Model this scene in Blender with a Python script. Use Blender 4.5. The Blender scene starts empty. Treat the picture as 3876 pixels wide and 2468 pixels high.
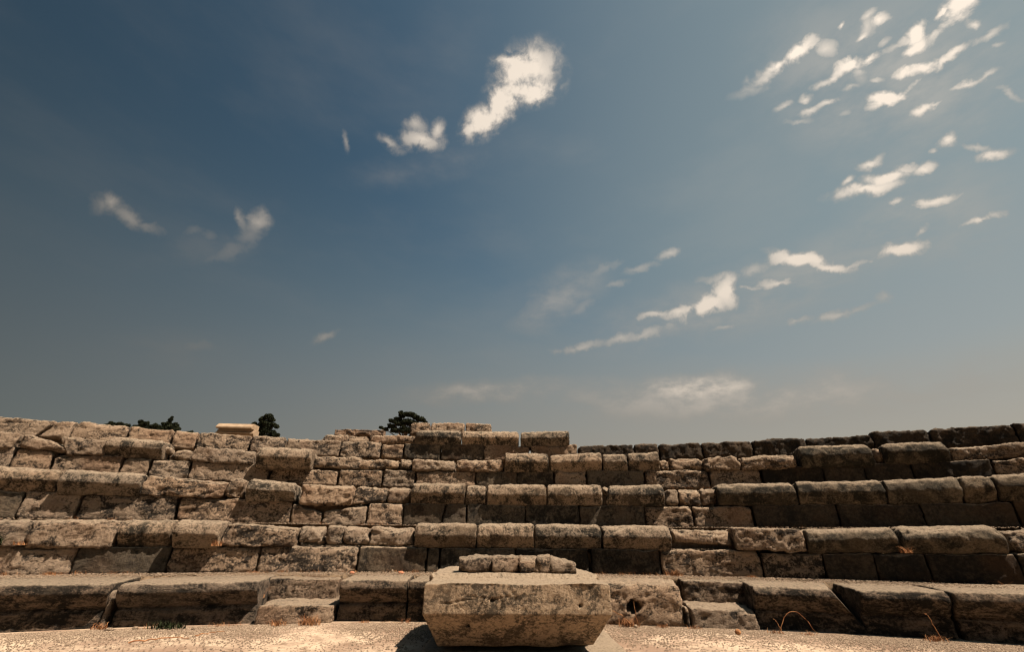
import bpy, math, random
import numpy as np
from mathutils import Matrix, Vector
random.seed(7)
rng = np.random.default_rng(11)
scene = bpy.context.scene
LENS, PITCH, ROLL = 15.7895, 0.445173, 0.009669
# ---------------------------------------------------------------- camera
cam = bpy.data.cameras.new('camera'); cam.lens = LENS; cam.sensor_width = 36
cam.clip_start = 0.05; cam.clip_end = 5000
camo = bpy.data.objects.new('camera', cam); scene.collection.objects.link(camo)
camo.matrix_world = Matrix.Translation((0, 0, .6825)) @ Matrix.Rotation(math.pi/2+PITCH, 4, 'X') @ Matrix.Rotation(ROLL, 4, 'Z')
scene.camera = camo
# ---------------------------------------------------------------- light
SUNV = Vector((.52, -.25, 1)).normalized()
SUN_EL = math.asin(SUNV.z); SUN_AZ = math.atan2(SUNV.x, SUNV.y)
sl = bpy.data.lights.new('sun', 'SUN'); sl.energy = 5.0; sl.angle = math.radians(.5); sl.color = (1, .84, .685)
so = bpy.data.objects.new('sun', sl); scene.collection.objects.link(so)
so.rotation_euler = SUNV.to_track_quat('Z', 'Y').to_euler()
scene.view_settings.view_transform = 'Standard'; scene.view_settings.look = 'None'
scene.view_settings.exposure = 0.9; scene.view_settings.gamma = 1
scene.cycles.max_bounces = 4; scene.cycles.pixel_filter_type = 'BLACKMAN_HARRIS'; scene.cycles.filter_width = 1.2; scene.cycles.diffuse_bounces = 1
CLOUDS=[
 (0.0149,0.9611,3.1368,0.0704,0.0336,1.0),(0.0915,0.9595,3.1154,0.066,0.0397,0.62),(0.0377,0.9246,3.1286,0.0773,0.0233,1.0),
 (-0.0395,0.9078,-2.8215,0.059,0.0305,1.0),(-0.088,0.8749,-2.7818,0.0652,0.0289,0.85),(-0.1395,0.8545,-2.9455,0.0281,0.0128,0.5),
 (-0.2726,0.8164,-3.051,0.0526,0.0178,0.6),(-0.2344,0.8426,1.0749,0.023,0.0171,0.55),(-0.2978,0.8435,-3.0114,0.0282,0.0154,0.45),
 (-0.3622,0.7945,2.9914,0.0324,0.0099,0.4),(-0.4796,0.7749,2.1325,0.0185,0.0067,0.3),(-0.8479,0.5138,2.1085,0.0198,0.0137,0.45),
 (-0.8153,0.5021,2.9421,0.0283,0.0118,0.38),(-0.7854,0.4974,3.1412,0.0248,0.0085,0.2),(-0.8646,0.503,1.7994,0.0179,0.0146,0.2),
 (-0.614,0.5793,-2.8009,0.0227,0.0188,0.45),(-0.6496,0.5697,2.2477,0.0205,0.0094,0.33),(-0.6238,0.5483,-2.129,0.0316,0.0198,0.25),
 (-0.6486,0.5019,-2.5446,0.0397,0.0134,0.2),(-0.7159,0.5153,-2.7648,0.0138,0.007,0.16),(-0.6919,0.5167,-2.7591,0.0119,0.0091,0.16),
 (-0.4264,0.3828,-2.5312,0.0268,0.0087,0.33),(-0.6525,0.3173,-2.8089,0.0301,0.0111,0.15),(0.7761,0.8334,-3.1253,0.036,0.0147,0.8),
 (0.8043,0.8361,-2.8305,0.0229,0.011,0.6),(0.7367,0.8301,3.1235,0.038,0.0117,0.65),(0.6977,0.8256,3.0737,0.0332,0.0107,0.45),
 (0.8289,0.815,2.659,0.0185,0.0138,0.5),(0.8689,0.8329,-2.9297,0.0103,0.0052,0.55),(0.6561,0.8157,3.0419,0.0347,0.0082,0.2),
 (0.9092,0.8044,0.8451,0.0233,0.0145,0.45),(0.896,0.7979,3.058,0.0141,0.0059,0.6),(0.9333,0.8036,-3.0833,0.0142,0.0073,0.65),
 (0.9206,0.8201,3.1166,0.0172,0.0067,0.5),(0.9197,0.777,3.0552,0.012,0.0058,0.4),(0.9668,0.7576,-2.933,0.0207,0.0114,0.85),
 (0.9528,0.7397,-2.9068,0.0227,0.0105,0.8),(0.9334,0.7592,3.0806,0.023,0.0058,0.4),(0.9878,0.7401,-3.0176,0.0248,0.0065,0.5),
 (0.9481,0.7091,2.9116,0.0312,0.0119,1.0),(0.991,0.7065,-3.0855,0.0287,0.0092,0.65),(1.0314,0.7542,3.0107,0.0241,0.0156,1.0),
 (1.0103,0.7587,3.0258,0.0101,0.0054,0.6),(1.0319,0.7228,2.7678,0.0106,0.008,0.55),(1.0441,0.7001,3.0721,0.0216,0.0066,0.45),
 (1.0428,0.6808,3.0938,0.0106,0.004,0.35),(0.8542,0.7713,3.0272,0.0379,0.0101,0.75),(0.8887,0.7643,3.0912,0.0208,0.0079,0.65),
 (0.8157,0.7709,3.1296,0.0329,0.0089,0.55),(0.8614,0.7503,2.7192,0.0155,0.014,0.28),(0.8389,0.7411,2.9677,0.019,0.0056,0.35),
 (0.8852,0.7322,2.5874,0.0125,0.0058,0.45),(0.8885,0.6977,2.6816,0.0279,0.0108,0.95),(0.8618,0.698,-3.1246,0.017,0.0067,0.55),
 (0.9249,0.6946,-2.949,0.0155,0.0054,0.28),(0.7588,0.7593,2.9772,0.0131,0.0069,0.5),(0.7139,0.7638,-3.1078,0.0172,0.0055,0.4),
 (0.7933,0.7341,3.0014,0.0278,0.0063,0.5),(0.7606,0.7367,2.9366,0.0234,0.0069,0.5),(0.7313,0.7319,2.8063,0.0243,0.0048,0.3),
 (0.8107,0.7057,2.659,0.0119,0.0057,0.3),(0.9218,0.654,3.0691,0.018,0.0108,0.7),(0.9448,0.6519,3.062,0.0206,0.0039,0.3),
 (0.9881,0.6518,2.8228,0.0238,0.0055,0.55),(1.0157,0.6483,-3.0317,0.0153,0.0049,0.45),(1.0247,0.6145,2.0895,0.0196,0.0051,0.35),
 (0.9289,0.5924,-3.1379,0.0141,0.0087,0.65),(0.9062,0.5885,2.5439,0.006,0.0039,0.4),(0.8213,0.6119,-3.128,0.0185,0.009,0.6),
 (0.8307,0.5807,3.0366,0.0375,0.0126,0.75),(0.8649,0.581,2.746,0.017,0.0066,0.5),(0.8857,0.5699,-3.1123,0.018,0.008,0.65),
 (0.7744,0.5981,-3.0004,0.0113,0.006,0.55),(0.9564,0.5626,2.2688,0.0202,0.0048,0.4),(0.9682,0.5408,2.9216,0.0207,0.0075,0.6),
 (0.7998,0.5739,2.9413,0.0537,0.0107,0.7),(0.8336,0.536,3.1265,0.0099,0.0058,0.5),(0.8739,0.5165,2.9779,0.0324,0.0091,0.65),
 (0.9155,0.4621,3.0964,0.0289,0.0082,0.6),(0.8119,0.4614,3.0149,0.0361,0.0138,0.75),(0.8432,0.4774,-2.8992,0.0096,0.004,0.4),
 (0.6548,0.4952,2.6918,0.0531,0.0147,0.8),(0.6931,0.4683,2.7322,0.0408,0.0081,0.65),(0.7335,0.4588,3.1086,0.0257,0.0045,0.4),
 (0.6153,0.5134,-3.0664,0.0236,0.0102,0.45),(0.564,0.4973,-2.8643,0.0278,0.0111,0.35),(0.5982,0.4667,2.9764,0.0361,0.0079,0.55),
 (0.5486,0.4701,2.9098,0.0319,0.005,0.38),(0.5044,0.4714,0.7224,0.0321,0.0254,0.75),(0.4601,0.4535,-2.9474,0.0627,0.0206,0.75),
 (0.3985,0.4501,-3.0936,0.0426,0.0119,0.6),(0.3403,0.4517,-3.1057,0.0442,0.0087,0.5),(0.4711,0.5051,-3.0943,0.0322,0.0084,0.22),
 (0.3153,0.4104,-2.9847,0.0603,0.0115,0.4),(0.2553,0.4066,-3.0298,0.0349,0.011,0.42),(0.1685,0.394,-2.9819,0.0507,0.0111,0.4),
 (0.1062,0.3866,3.1144,0.0211,0.0063,0.2),(0.4852,0.4041,-3.0177,0.0328,0.007,0.32),(0.6782,0.3824,-3.0808,0.0367,0.0079,0.4),
 (0.62,0.3865,3.0645,0.0315,0.0065,0.32),(0.7167,0.3835,-2.9734,0.0256,0.006,0.18),(0.7638,0.3908,2.8336,0.0125,0.0093,0.26),
 (0.3967,0.5742,-3.0183,0.0263,0.0086,0.4),(0.3251,0.5511,-3.0062,0.0346,0.0074,0.28),(0.2588,0.5269,-3.0947,0.0262,0.0062,0.24),
 (0.2356,0.5597,-2.8651,0.0404,0.0084,0.2),(0.0614,0.4884,-2.585,0.0459,0.0205,0.16),(0.1687,0.4796,-2.7414,0.032,0.0121,0.2),
 (0.5685,0.2573,2.9985,0.0395,0.0059,0.14),
]
VEILS=[[0.8943, 0.7229, 2.5608, 0.2751, 0.16, 0.2], [0.4972, 0.4469, -3.0253, 0.4021, 0.0777, 0.2], [0.4587, 0.2603, 3.0676, 0.4916, 0.0597, 0.32], [-0.0823, 0.2969, -3.0269, 0.2092, 0.0302, 0.3], [0.1143, 0.5045, -2.74, 0.1562, 0.0691, 0.2], [0.8726, 0.49, 2.635, 0.1509, 0.101, 0.14], [-0.2624, 0.7622, -2.8814, 0.2289, 0.0387, 0.1], [-0.6809, 0.5027, -2.6103, 0.1244, 0.0455, 0.08], [-0.687, 0.3007, -2.9106, 0.1222, 0.0442, 0.07], [0.4081, 0.2924, 3.0716, 0.1191, 0.0256, 0.34]]

world = bpy.data.worlds.new('World'); scene.world = world; world.use_nodes = True
nt = world.node_tree; nt.nodes.clear()
class NT:
    """small helper for building node trees"""
    def __init__(s, t): s.t = t
    def n(s, kind, inputs=(), **props):
        nd = s.t.nodes.new(kind)
        for k, v in props.items(): setattr(nd, k, v)
        it = inputs.items() if isinstance(inputs, dict) else enumerate(inputs)
        for k, v in it:
            if v is None: continue
            if isinstance(v, bpy.types.NodeSocket): s.t.links.new(v, nd.inputs[k])
            else: nd.inputs[k].default_value = v
        return nd
    def m(s, op, a, b=None, c=None, clamp=False):
        return s.n('ShaderNodeMath', (a, b, c), operation=op, use_clamp=clamp).outputs[0]
    def mix(s, f, a, b, blend='MIX'):
        nd = s.n('ShaderNodeMix', data_type='RGBA', blend_type=blend)
        for i, v in ((0, f), (6, a), (7, b)):
            if isinstance(v, bpy.types.NodeSocket): s.t.links.new(v, nd.inputs[i])
            else: nd.inputs[i].default_value = v if i == 0 else (tuple(v)+(1,) if len(v) == 3 else v)
        return nd.outputs[2]
    def ss(s, v, a, b, lo=0., hi=1.):
        nd = s.n('ShaderNodeMapRange', (v, a, b, lo, hi), interpolation_type='SMOOTHSTEP')
        return nd.outputs[0]
def build_sky():
    N = NT(nt)
    tc = N.n('ShaderNodeTexCoord').outputs['Generated']
    d = N.n('ShaderNodeVectorMath', (tc,), operation='NORMALIZE').outputs[0]
    sky = N.n('ShaderNodeTexSky', sky_type='NISHITA', sun_disc=False, sun_elevation=SUN_EL, sun_rotation=SUN_AZ,
              altitude=60, air_density=1.0, dust_density=1.6, ozone_density=2.2)
    sx = N.n('ShaderNodeSeparateXYZ', (d,))
    el = N.m('ARCSINE', sx.outputs[2])
    az = N.m('ARCTAN2', sx.outputs[0], sx.outputs[1])
    # brightness gradient across the sky; unseen part behind camera dimmed to deepen shade
    ramp = N.n('ShaderNodeVectorMath', (d, RAMPV), operation='DOT_PRODUCT').outputs['Value']
    base = N.n('ShaderNodeHueSaturation', {'Saturation': SKY_SAT, 'Value': 1.0, 'Color': sky.outputs[0]}).outputs[0]
    k = N.n('ShaderNodeMapRange', (ramp, -.95, 1.0, RAMP_LO, RAMP_HI)).outputs[0]
    base = N.n('ShaderNodeVectorMath', {0: base, 'Scale': k}, operation='SCALE').outputs[0]
    base = N.mix(1.0, base, SKY_TINT, 'MULTIPLY')
    # dusty warm air low down and towards the sun
    hz = N.m('MAXIMUM', N.m('MULTIPLY', N.ss(el, .78, .08), N.ss(ramp, -.9, .7, .6, 1.0)), N.m('MULTIPLY', N.ss(ramp, .05, .95), .75))
    warm = N.ss(ramp, -.1, .95)
    hc0 = N.mix(N.ss(el, .08, .6), HAZE_LOW, HAZE_COL)
    hcol = N.n('ShaderNodeVectorMath', {0: hc0, 'Scale': k}, operation='SCALE').outputs[0]
    base = N.mix(N.m('MULTIPLY', hz, HAZE_AMT), base, hcol)
    # fair weather clouds, each placed by its bearing and height above the horizon
    nz = N.n('ShaderNodeTexNoise', {'Vector': d, 'Scale': 20., 'Detail': 8., 'Roughness': .62})
    wv = N.n('ShaderNodeVectorMath', (nz.outputs['Color'], (.5, .5, .5)), operation='SUBTRACT').outputs[0]
    wv = N.n('ShaderNodeVectorMath', {0: wv, 'Scale': .034}, operation='SCALE').outputs[0]
    uv = N.n('ShaderNodeCombineXYZ', (az, el, 0.)).outputs[0]
    uv = N.n('ShaderNodeVectorMath', (uv, wv), operation='ADD').outputs[0]
    uv = N.n('ShaderNodeVectorMath', (uv, (1, 1, 0)), operation='MULTIPLY').outputs[0]
    acc = opa = None
    uv0 = uv
    for ci, (a, e, rot, ra, rb, w) in enumerate(CLOUDS):
        if ci and ci % 4 == 0: uv = N.n('ShaderNodeVectorMath', (N.m('ADD', acc, opa), (0, 0, 1e-6), uv0), operation='MULTIPLY_ADD').outputs[0]   # keeps the node evaluation in sequence
        mp = N.n('ShaderNodeMapping', {'Vector': uv, 'Location': (a, e, 0), 'Rotation': (0, 0, rot), 'Scale': (ra, rb, 1)}, vector_type='TEXTURE')
        ln = N.n('ShaderNodeVectorMath', (mp.outputs[0],), operation='LENGTH').outputs['Value']
        g = N.m('MULTIPLY_ADD', ln, -.80, 1.42)
        go = N.m('MULTIPLY_ADD', ln, -w*.55, w*1.45)
        acc = g if acc is None else N.m('MAXIMUM', acc, g)
        opa = go if opa is None else N.m('MAXIMUM', opa, go)
    acc = N.m('MAXIMUM', acc, 0.)
    n2 = N.n('ShaderNodeTexNoise', {'Vector': d, 'Scale': 30., 'Detail': 7., 'Roughness': .57, 'Distortion': .35}).outputs['Fac']
    gate = N.m('MINIMUM', N.m('MULTIPLY', acc, 2.2), 1.0)
    dens = N.m('ADD', acc, N.m('MULTIPLY', gate, N.m('MULTIPLY', N.m('SUBTRACT', n2, .50), 2.6)))
    opa = N.m('MINIMUM', N.m('MAXIMUM', opa, 0.), .97)
    dens = N.m('MAXIMUM', N.m('MULTIPLY', N.ss(dens, .02, 1.15), opa), N.m('MULTIPLY', N.m('MULTIPLY', N.ss(acc, .0, 1.2), opa), N.ss(n2, .25, .7, .12, .55)))
    vac = None
    for (a, e, rot, ra, rb, w) in VEILS:
        mp = N.n('ShaderNodeMapping', {'Vector': uv, 'Location': (a, e, 0), 'Rotation': (0, 0, rot), 'Scale': (ra, rb, 1)}, vector_type='TEXTURE')
        ln = N.n('ShaderNodeVectorMath', (mp.outputs[0],), operation='LENGTH').outputs['Value']
        g = N.m('MULTIPLY', N.ss(ln, 1.25, .1), w)
        vac = g if vac is None else N.m('ADD', vac, g)
    n4 = N.n('ShaderNodeTexNoise', {'Vector': N.n('ShaderNodeMapping', {'Vector': d, 'Scale': (1, 1, 2.2)}).outputs[0], 'Scale': 8., 'Detail': 8., 'Roughness': .6}).outputs['Fac']
    vac = N.m('MULTIPLY', vac, N.ss(n4, .32, .66, .4, 1.9))
    dens = N.m('MAXIMUM', dens, vac)
    # thin high veils
    n3 = N.n('ShaderNodeTexNoise', {'Vector': N.n('ShaderNodeMapping', {'Vector': d, 'Rotation': (0, .5, 0), 'Scale': (1.2, 1, 3.2)}).outputs[0], 'Scale': 2.6, 'Detail': 7., 'Roughness': .55}).outputs['Fac']
    veil = N.m('MULTIPLY', N.ss(n3, .45, .8), .08)
    cf = N.m('MAXIMUM', dens, veil)
    cf = N.m('MINIMUM', N.m('MULTIPLY', cf, 1.08), 1.0)
    ck = N.n('ShaderNodeMapRange', (ramp, -.95, .7, CL_LO, CL_HI)).outputs[0]
    ck = N.m('MULTIPLY', ck, N.ss(el, .0, .9, .62, 1.25))
    ck = N.m('MULTIPLY', ck, N.ss(dens, .1, 1., .66, 1.16))
    cc = N.n('ShaderNodeVectorMath', {0: CLOUD_COL, 'Scale': ck}, operation='SCALE').outputs[0]
    col = N.mix(cf, base, cc)
    bg = N.n('ShaderNodeBackground', {'Color': col, 'Strength': SKY_STR})
    out = N.n('ShaderNodeOutputWorld', {'Surface': bg.outputs[0]})
RAMPV = Vector((.90, .40, .15)).normalized()[:]
SKY_SAT, SKY_STR, RAMP_LO, RAMP_HI = 1.0, .050, .13, 1.25
SKY_TINT, HAZE_COL, HAZE_AMT = (.82, .99, .83), (2.6, 3.0, 2.85), .92
HAZE_LOW = (3.6, 3.1, 2.5)
CLOUD_COL, CL_LO, CL_HI = (10., 8.7, 7.3), .2, .78
build_sky()
CFG={'S': 0.65, 'lens': 15.789473684210526, 'pitch': 0.44517289955632133, 'roll': 0.009668996843618091, 'C': [-0.1063, -5.0279], 'R': {'A': 9.8532, 'B': 10.7691, 'D': 11.4191, 'F': 12.0691, 'H': 12.7191, 'C': 10.6897, 'E': 11.3397, 'G': 11.9897, 'I': 12.6398, 'J': 13.3691, 'K': 9.0579}, 'zt': {'G0': 0.0, 'A1': 0.3401, 'B0': 0.3466, 'B1': 0.596, 'C1': 0.8371, 'D1': 1.1092, 'E1': 1.3613, 'F1': 1.6165, 'G1': 1.871, 'H1': 2.1214}}
BLOCKS=[
 ('A', 'm', [-4.326, 3.876, -3.302, 4.293, -0.033, -0.033, 0.339, 0.324], {}, 'long moulded stone with a cracked top edge, leftmost in the bottom bench row'),
 ('A', 'w', [-3.348, 4.359, -3.305, 4.374, -0.033, -0.033, 0.261, 0.264], {'dp': 0.3}, 'thin upright sliver wedged in a joint, second from left in the bottom bench row'),
 ('A', 'm', [-3.255, 4.309, -2.221, 4.596, -0.033, -0.033, 0.32, 0.333], {}, 'long moulded stone with a pitted lip, third from left in the bottom bench row'),
 ('A', 'w', [-2.419, 5.111, -1.736, 5.243, -0.033, -0.033, 0.318, 0.305], {}, 'sunlit upper step beside dry grass, fourth from left in the bottom bench row'),
 ('A', 'w', [-2.202, 4.6, -1.56, 4.717, -0.033, -0.033, 0.148, 0.138], {}, 'sunlit lower step beside a gap, fifth from left in the bottom bench row'),
 ('A', 'm', [-1.555, 4.718, -0.943, 4.79, -0.033, -0.033, 0.339, 0.337], {}, 'moulded shaded stone beside the altar, sixth from left in the bottom bench row'),
 ('A', 'm', [-0.94, 4.79, -0.055, 4.825, -0.033, -0.033, 0.334, 0.335], {}, 'moulded stone mostly behind the altar, seventh from left in the bottom bench row'),
 ('A', 'm', [-0.056, 4.825, 0.789, 4.785, -0.033, -0.033, 0.335, 0.345], {}, 'moulded stone hidden behind the altar block, eighth from left in the bottom bench row'),
 ('A', 'w', [0.795, 4.784, 1.557, 4.684, -0.033, -0.033, 0.341, 0.348], {'r': 0.07, 'mo': 2.0}, 'rough stone with a square hole, seventh from right in the bottom bench row'),
 ('A', 'w', [1.737, 5.207, 2.342, 5.079, -0.033, -0.033, 0.33, 0.323], {}, 'dark layered upper step, sixth from right in the bottom bench row'),
 ('A', 'w', [1.554, 4.684, 1.599, 4.677, -0.033, -0.033, 0.154, 0.147], {}, 'narrow upright chip, fifth from right in the bottom bench row'),
 ('A', 'w', [1.605, 4.676, 2.14, 4.566, -0.033, -0.033, 0.149, 0.15], {}, 'rounded dusty lower step, fourth from right in the bottom bench row'),
 ('A', 'm', [2.145, 4.565, 2.961, 4.336, -0.033, -0.033, 0.334, 0.331], {'cut': 9.0}, 'shaded moulded stone broken diagonally at its right, third from right in the bottom bench row'),
 ('A', 'm', [2.93, 4.346, 3.514, 4.136, -0.033, -0.033, 0.326, 0.338], {}, 'dark moulded stone between two open joints, second from right in the bottom bench row'),
 ('A', 'm', [3.528, 4.131, 4.344, 3.763, -0.033, -0.033, 0.337, 0.358], {}, 'dark moulded stone cut by the frame, rightmost in the bottom bench row'),
 ('B', 'r', [-5.165, 4.479, -4.838, 4.646, 0.34, 0.34, 0.585, 0.586], {}, 'plain shaded stone, leftmost in the lowest riser course'),
 ('B', 'w', [-4.836, 4.647, -4.228, 4.921, 0.34, 0.34, 0.595, 0.583], {}, 'yellowish stone under a dark plant, second from left in the lowest riser course'),
 ('B', 'r', [-4.224, 4.923, -3.499, 5.193, 0.34, 0.34, 0.583, 0.586], {}, 'grey stone with a round patch of shade, third from left in the lowest riser course'),
 ('B', 'w', [-3.495, 5.194, -2.692, 5.426, 0.34, 0.34, 0.586, 0.592], {}, 'horizontally eroded stone, dry tuft below, fourth from left in the lowest riser course'),
 ('B', 'w', [-2.689, 5.427, -1.692, 5.624, 0.34, 0.34, 0.595, 0.596], {}, 'broad mottled stone, fifth from left in the lowest riser course'),
 ('B', 'r', [-1.686, 5.625, -0.94, 5.709, 0.34, 0.34, 0.596, 0.596], {}, 'stone with a rounded right end, sixth from left in the lowest riser course'),
 ('B', 'r', [-0.935, 5.709, -0.798, 5.719, 0.34, 0.34, 0.588, 0.589], {}, 'narrow upright filler stone, seventh from left in the lowest riser course'),
 ('B', 'r', [-0.788, 5.72, 0.062, 5.74, 0.34, 0.34, 0.589, 0.596], {}, 'smooth brown stone behind broken slabs, eighth from left in the lowest riser course'),
 ('B', 'r', [0.066, 5.74, 0.885, 5.696, 0.34, 0.34, 0.594, 0.593], {}, 'brown stone chipped by a wide joint, eighth from right in the lowest riser course'),
 ('B', 'r', [0.919, 5.692, 1.658, 5.596, 0.34, 0.34, 0.6, 0.598], {}, 'smooth nearly black stone, seventh from right in the lowest riser course'),
 ('B', 'w', [1.667, 5.594, 2.672, 5.377, 0.34, 0.34, 0.598, 0.597], {}, 'scratched sloping stone with an orange tuft, sixth from right in the lowest riser course'),
 ('B', 'w', [2.677, 5.375, 3.231, 5.211, 0.33, 0.337, 0.585, 0.581], {}, 'knobbly brown stone, fifth from right in the lowest riser course'),
 ('B', 'r', [3.237, 5.209, 3.652, 5.064, 0.335, 0.34, 0.581, 0.585], {}, 'blackened stone, fourth from right in the lowest riser course'),
 ('B', 'r', [3.656, 5.062, 4.051, 4.907, 0.34, 0.34, 0.582, 0.59], {}, 'dark stone with a curved joint, third from right in the lowest riser course'),
 ('B', 'r', [4.055, 4.905, 4.664, 4.627, 0.34, 0.34, 0.59, 0.602], {}, 'long dark brown stone, second from right in the lowest riser course'),
 ('B', 'r', [4.669, 4.625, 5.165, 4.363, 0.34, 0.34, 0.608, 0.619], {}, 'dark stone at the frame edge, rightmost in the lowest riser course'),
 ('C', 'b', [-5.265, 4.379, -4.908, 4.566, 0.59, 0.591, 0.796, 0.806], {}, 'mottled broken stone, leftmost in the first seat row'),
 ('C', 'b', [-4.906, 4.567, -4.585, 4.721, 0.591, 0.592, 0.811, 0.814], {}, 'broken stone behind a dark green plant, second from left in the first seat row'),
 ('C', 'b', [-4.579, 4.724, -3.959, 4.985, 0.592, 0.59, 0.819, 0.83], {}, 'eroded streaky stone, third from left in the first seat row'),
 ('C', 'n', [-3.93, 4.955, -3.502, 5.108, 0.593, 0.593, 0.832, 0.838], {}, 'pitted stone with a flat dark base, fourth from left in the first seat row'),
 ('C', 'n', [-3.428, 5.023, -3.026, 5.147, 0.594, 0.596, 0.841, 0.836], {}, 'bulging square seat stone, fifth from left in the first seat row'),
 ('C', 'b', [-3.08, 5.281, -2.347, 5.464, 0.601, 0.608, 0.823, 0.783], {}, 'sloping stone with a chipped top, sixth from left in the first seat row'),
 ('C', 'q', [-2.369, 5.566, -2.136, 5.613, 0.637, 0.648, 0.797, 0.796], {}, 'small rounded sunlit rubble stone, seventh from left in the first seat row'),
 ('C', 'q', [-2.172, 5.606, -2.088, 5.622, 0.628, 0.626, 0.698, 0.693], {}, 'tiny fallen pebble stone, eighth from left in the first seat row'),
 ('C', 'q', [-2.094, 5.621, -1.889, 5.657, 0.626, 0.623, 0.808, 0.804], {}, 'pale wedge shaped rubble stone, ninth from left in the first seat row'),
 ('C', 'q', [-1.892, 5.657, -1.617, 5.699, 0.625, 0.616, 0.811, 0.795], {}, 'dull square rubble stone, tenth from left in the first seat row'),
 ('C', 'q', [-1.613, 5.7, -1.117, 5.758, 0.616, 0.613, 0.81, 0.789], {}, 'dark fractured rubble stone, tenth from right in the first seat row'),
 ('C', 'n', [-1.085, 5.617, -0.384, 5.658, 0.604, 0.603, 0.852, 0.852], {}, 'smooth rounded nosing block starting the central run, ninth from right in the first seat row'),
 ('C', 'n', [-0.376, 5.658, 0.282, 5.655, 0.603, 0.604, 0.852, 0.856], {}, 'rounded nosing block above the broken slabs, eighth from right in the first seat row'),
 ('C', 'n', [0.289, 5.655, 1.035, 5.601, 0.604, 0.606, 0.849, 0.845], {}, 'pitted rounded nosing block, seventh from right in the first seat row'),
 ('C', 'n', [1.042, 5.6, 1.794, 5.491, 0.607, 0.606, 0.849, 0.839], {}, 'long nosing block with a hole, sixth from right in the first seat row'),
 ('C', 'q', [1.849, 5.627, 2.463, 5.496, 0.677, 0.634, 0.809, 0.801], {}, 'low broken stone in a dusty gap, fifth from right in the first seat row'),
 ('C', 'w', [2.44, 5.394, 3.109, 5.208, 0.608, 0.592, 0.827, 0.815], {}, 'worn pale-faced stone beside the gap, fourth from right in the first seat row'),
 ('C', 'n', [3.095, 5.171, 3.854, 4.901, 0.593, 0.615, 0.811, 0.834], {}, 'long rounded nosing block with a bright top, third from right in the first seat row'),
 ('C', 'n', [3.868, 4.895, 4.609, 4.566, 0.594, 0.609, 0.84, 0.848], {'r': 0.1}, 'very round black cylindrical nosing block, second from right in the first seat row'),
 ('C', 'b', [4.689, 4.642, 5.204, 4.369, 0.62, 0.629, 0.803, 0.821], {}, 'set back brown stone, rightmost in the first seat row'),
 ('D', 'r', [-5.865, 4.833, -5.244, 5.17, 0.837, 0.837, 1.093, 1.12], {}, 'stone crossed by a slanting shadow, leftmost in the second riser course'),
 ('D', 'w', [-5.236, 5.174, -4.804, 5.38, 0.837, 0.837, 1.115, 1.114], {}, 'brown stone patched with sun, second from left in the second riser course'),
 ('D', 'w', [-4.792, 5.386, -3.943, 5.727, 0.837, 0.837, 1.109, 1.122], {}, 'long stone with a sunlit lower right, third from left in the second riser course'),
 ('D', 'w', [-3.93, 5.732, -2.738, 6.084, 0.837, 0.837, 1.104, 1.111], {}, 'broad mottled sloping stone, fourth from left in the second riser course'),
 ('D', 'w', [-2.74, 6.083, -2.378, 6.163, 0.835, 0.833, 1.078, 0.983], {'tp': -0.1}, 'sunlit stone with a slumped right top, fifth from left in the second riser course'),
 ('D', 'w', [-2.368, 6.165, -1.849, 6.258, 0.837, 0.837, 0.986, 1.072], {'tp': 0.06}, 'pale sunlit stone rising to the right, sixth from left in the second riser course'),
 ('D', 'w', [-1.84, 6.259, -1.393, 6.319, 0.837, 0.837, 1.104, 1.099], {}, 'rough square brown stone, seventh from left in the second riser course'),
 ('D', 'r', [-1.385, 6.319, -0.877, 6.365, 0.837, 0.837, 1.104, 1.106], {'kr': 0.05}, 'smooth stone with an oblique right joint, eighth from left in the second riser course'),
 ('D', 'r', [-0.868, 6.366, -0.579, 6.381, 0.837, 0.837, 1.104, 1.105], {'kl': -0.05}, 'small stone with an oblique left joint, ninth from left in the second riser course'),
 ('D', 'r', [-0.568, 6.382, 0.192, 6.387, 0.837, 0.837, 1.102, 1.099], {}, 'stone with a fine stepped crack, ninth from right in the second riser course'),
 ('D', 'r', [0.203, 6.387, 0.898, 6.347, 0.837, 0.837, 1.103, 1.1], {}, 'smooth shaded square stone, eighth from right in the second riser course'),
 ('D', 'r', [0.907, 6.346, 1.725, 6.243, 0.837, 0.837, 1.1, 1.098], {}, 'brown shaded stone, thin sun streak, seventh from right in the second riser course'),
 ('D', 'w', [1.736, 6.242, 2.306, 6.133, 0.837, 0.837, 1.095, 1.082], {}, 'half shaded rough stone, sixth from right in the second riser course'),
 ('D', 'w', [2.316, 6.131, 2.978, 5.967, 0.834, 0.837, 1.085, 1.09], {}, 'stone lit at its left end, fifth from right in the second riser course'),
 ('D', 'r', [2.994, 5.962, 3.842, 5.687, 0.837, 0.837, 1.103, 1.09], {}, 'plain dark stone, fourth from right in the second riser course'),
 ('D', 'r', [3.851, 5.684, 4.581, 5.385, 0.837, 0.837, 1.094, 1.087], {}, 'dark stone with a swirled stain, third from right in the second riser course'),
 ('D', 'r', [4.589, 5.381, 5.277, 5.043, 0.837, 0.837, 1.09, 1.091], {}, 'long blackish stone, second from right in the second riser course'),
 ('D', 'r', [5.284, 5.039, 5.857, 4.71, 0.837, 0.837, 1.098, 1.101], {}, 'dark stone at the frame edge, rightmost in the second riser course'),
 ('E', 'n', [-5.947, 4.692, -5.638, 4.871, 1.089, 1.106, 1.344, 1.352], {}, 'dark nosing block, leftmost in the second seat row'),
 ('E', 'n', [-5.635, 4.873, -4.991, 5.206, 1.106, 1.122, 1.358, 1.347], {}, 'streaked nosing block with a black underside, second from left in the second seat row'),
 ('E', 'n', [-4.945, 5.17, -4.256, 5.469, 1.108, 1.118, 1.356, 1.346], {}, 'long pitted nosing block deeply shaded below, third from left in the second seat row'),
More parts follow.
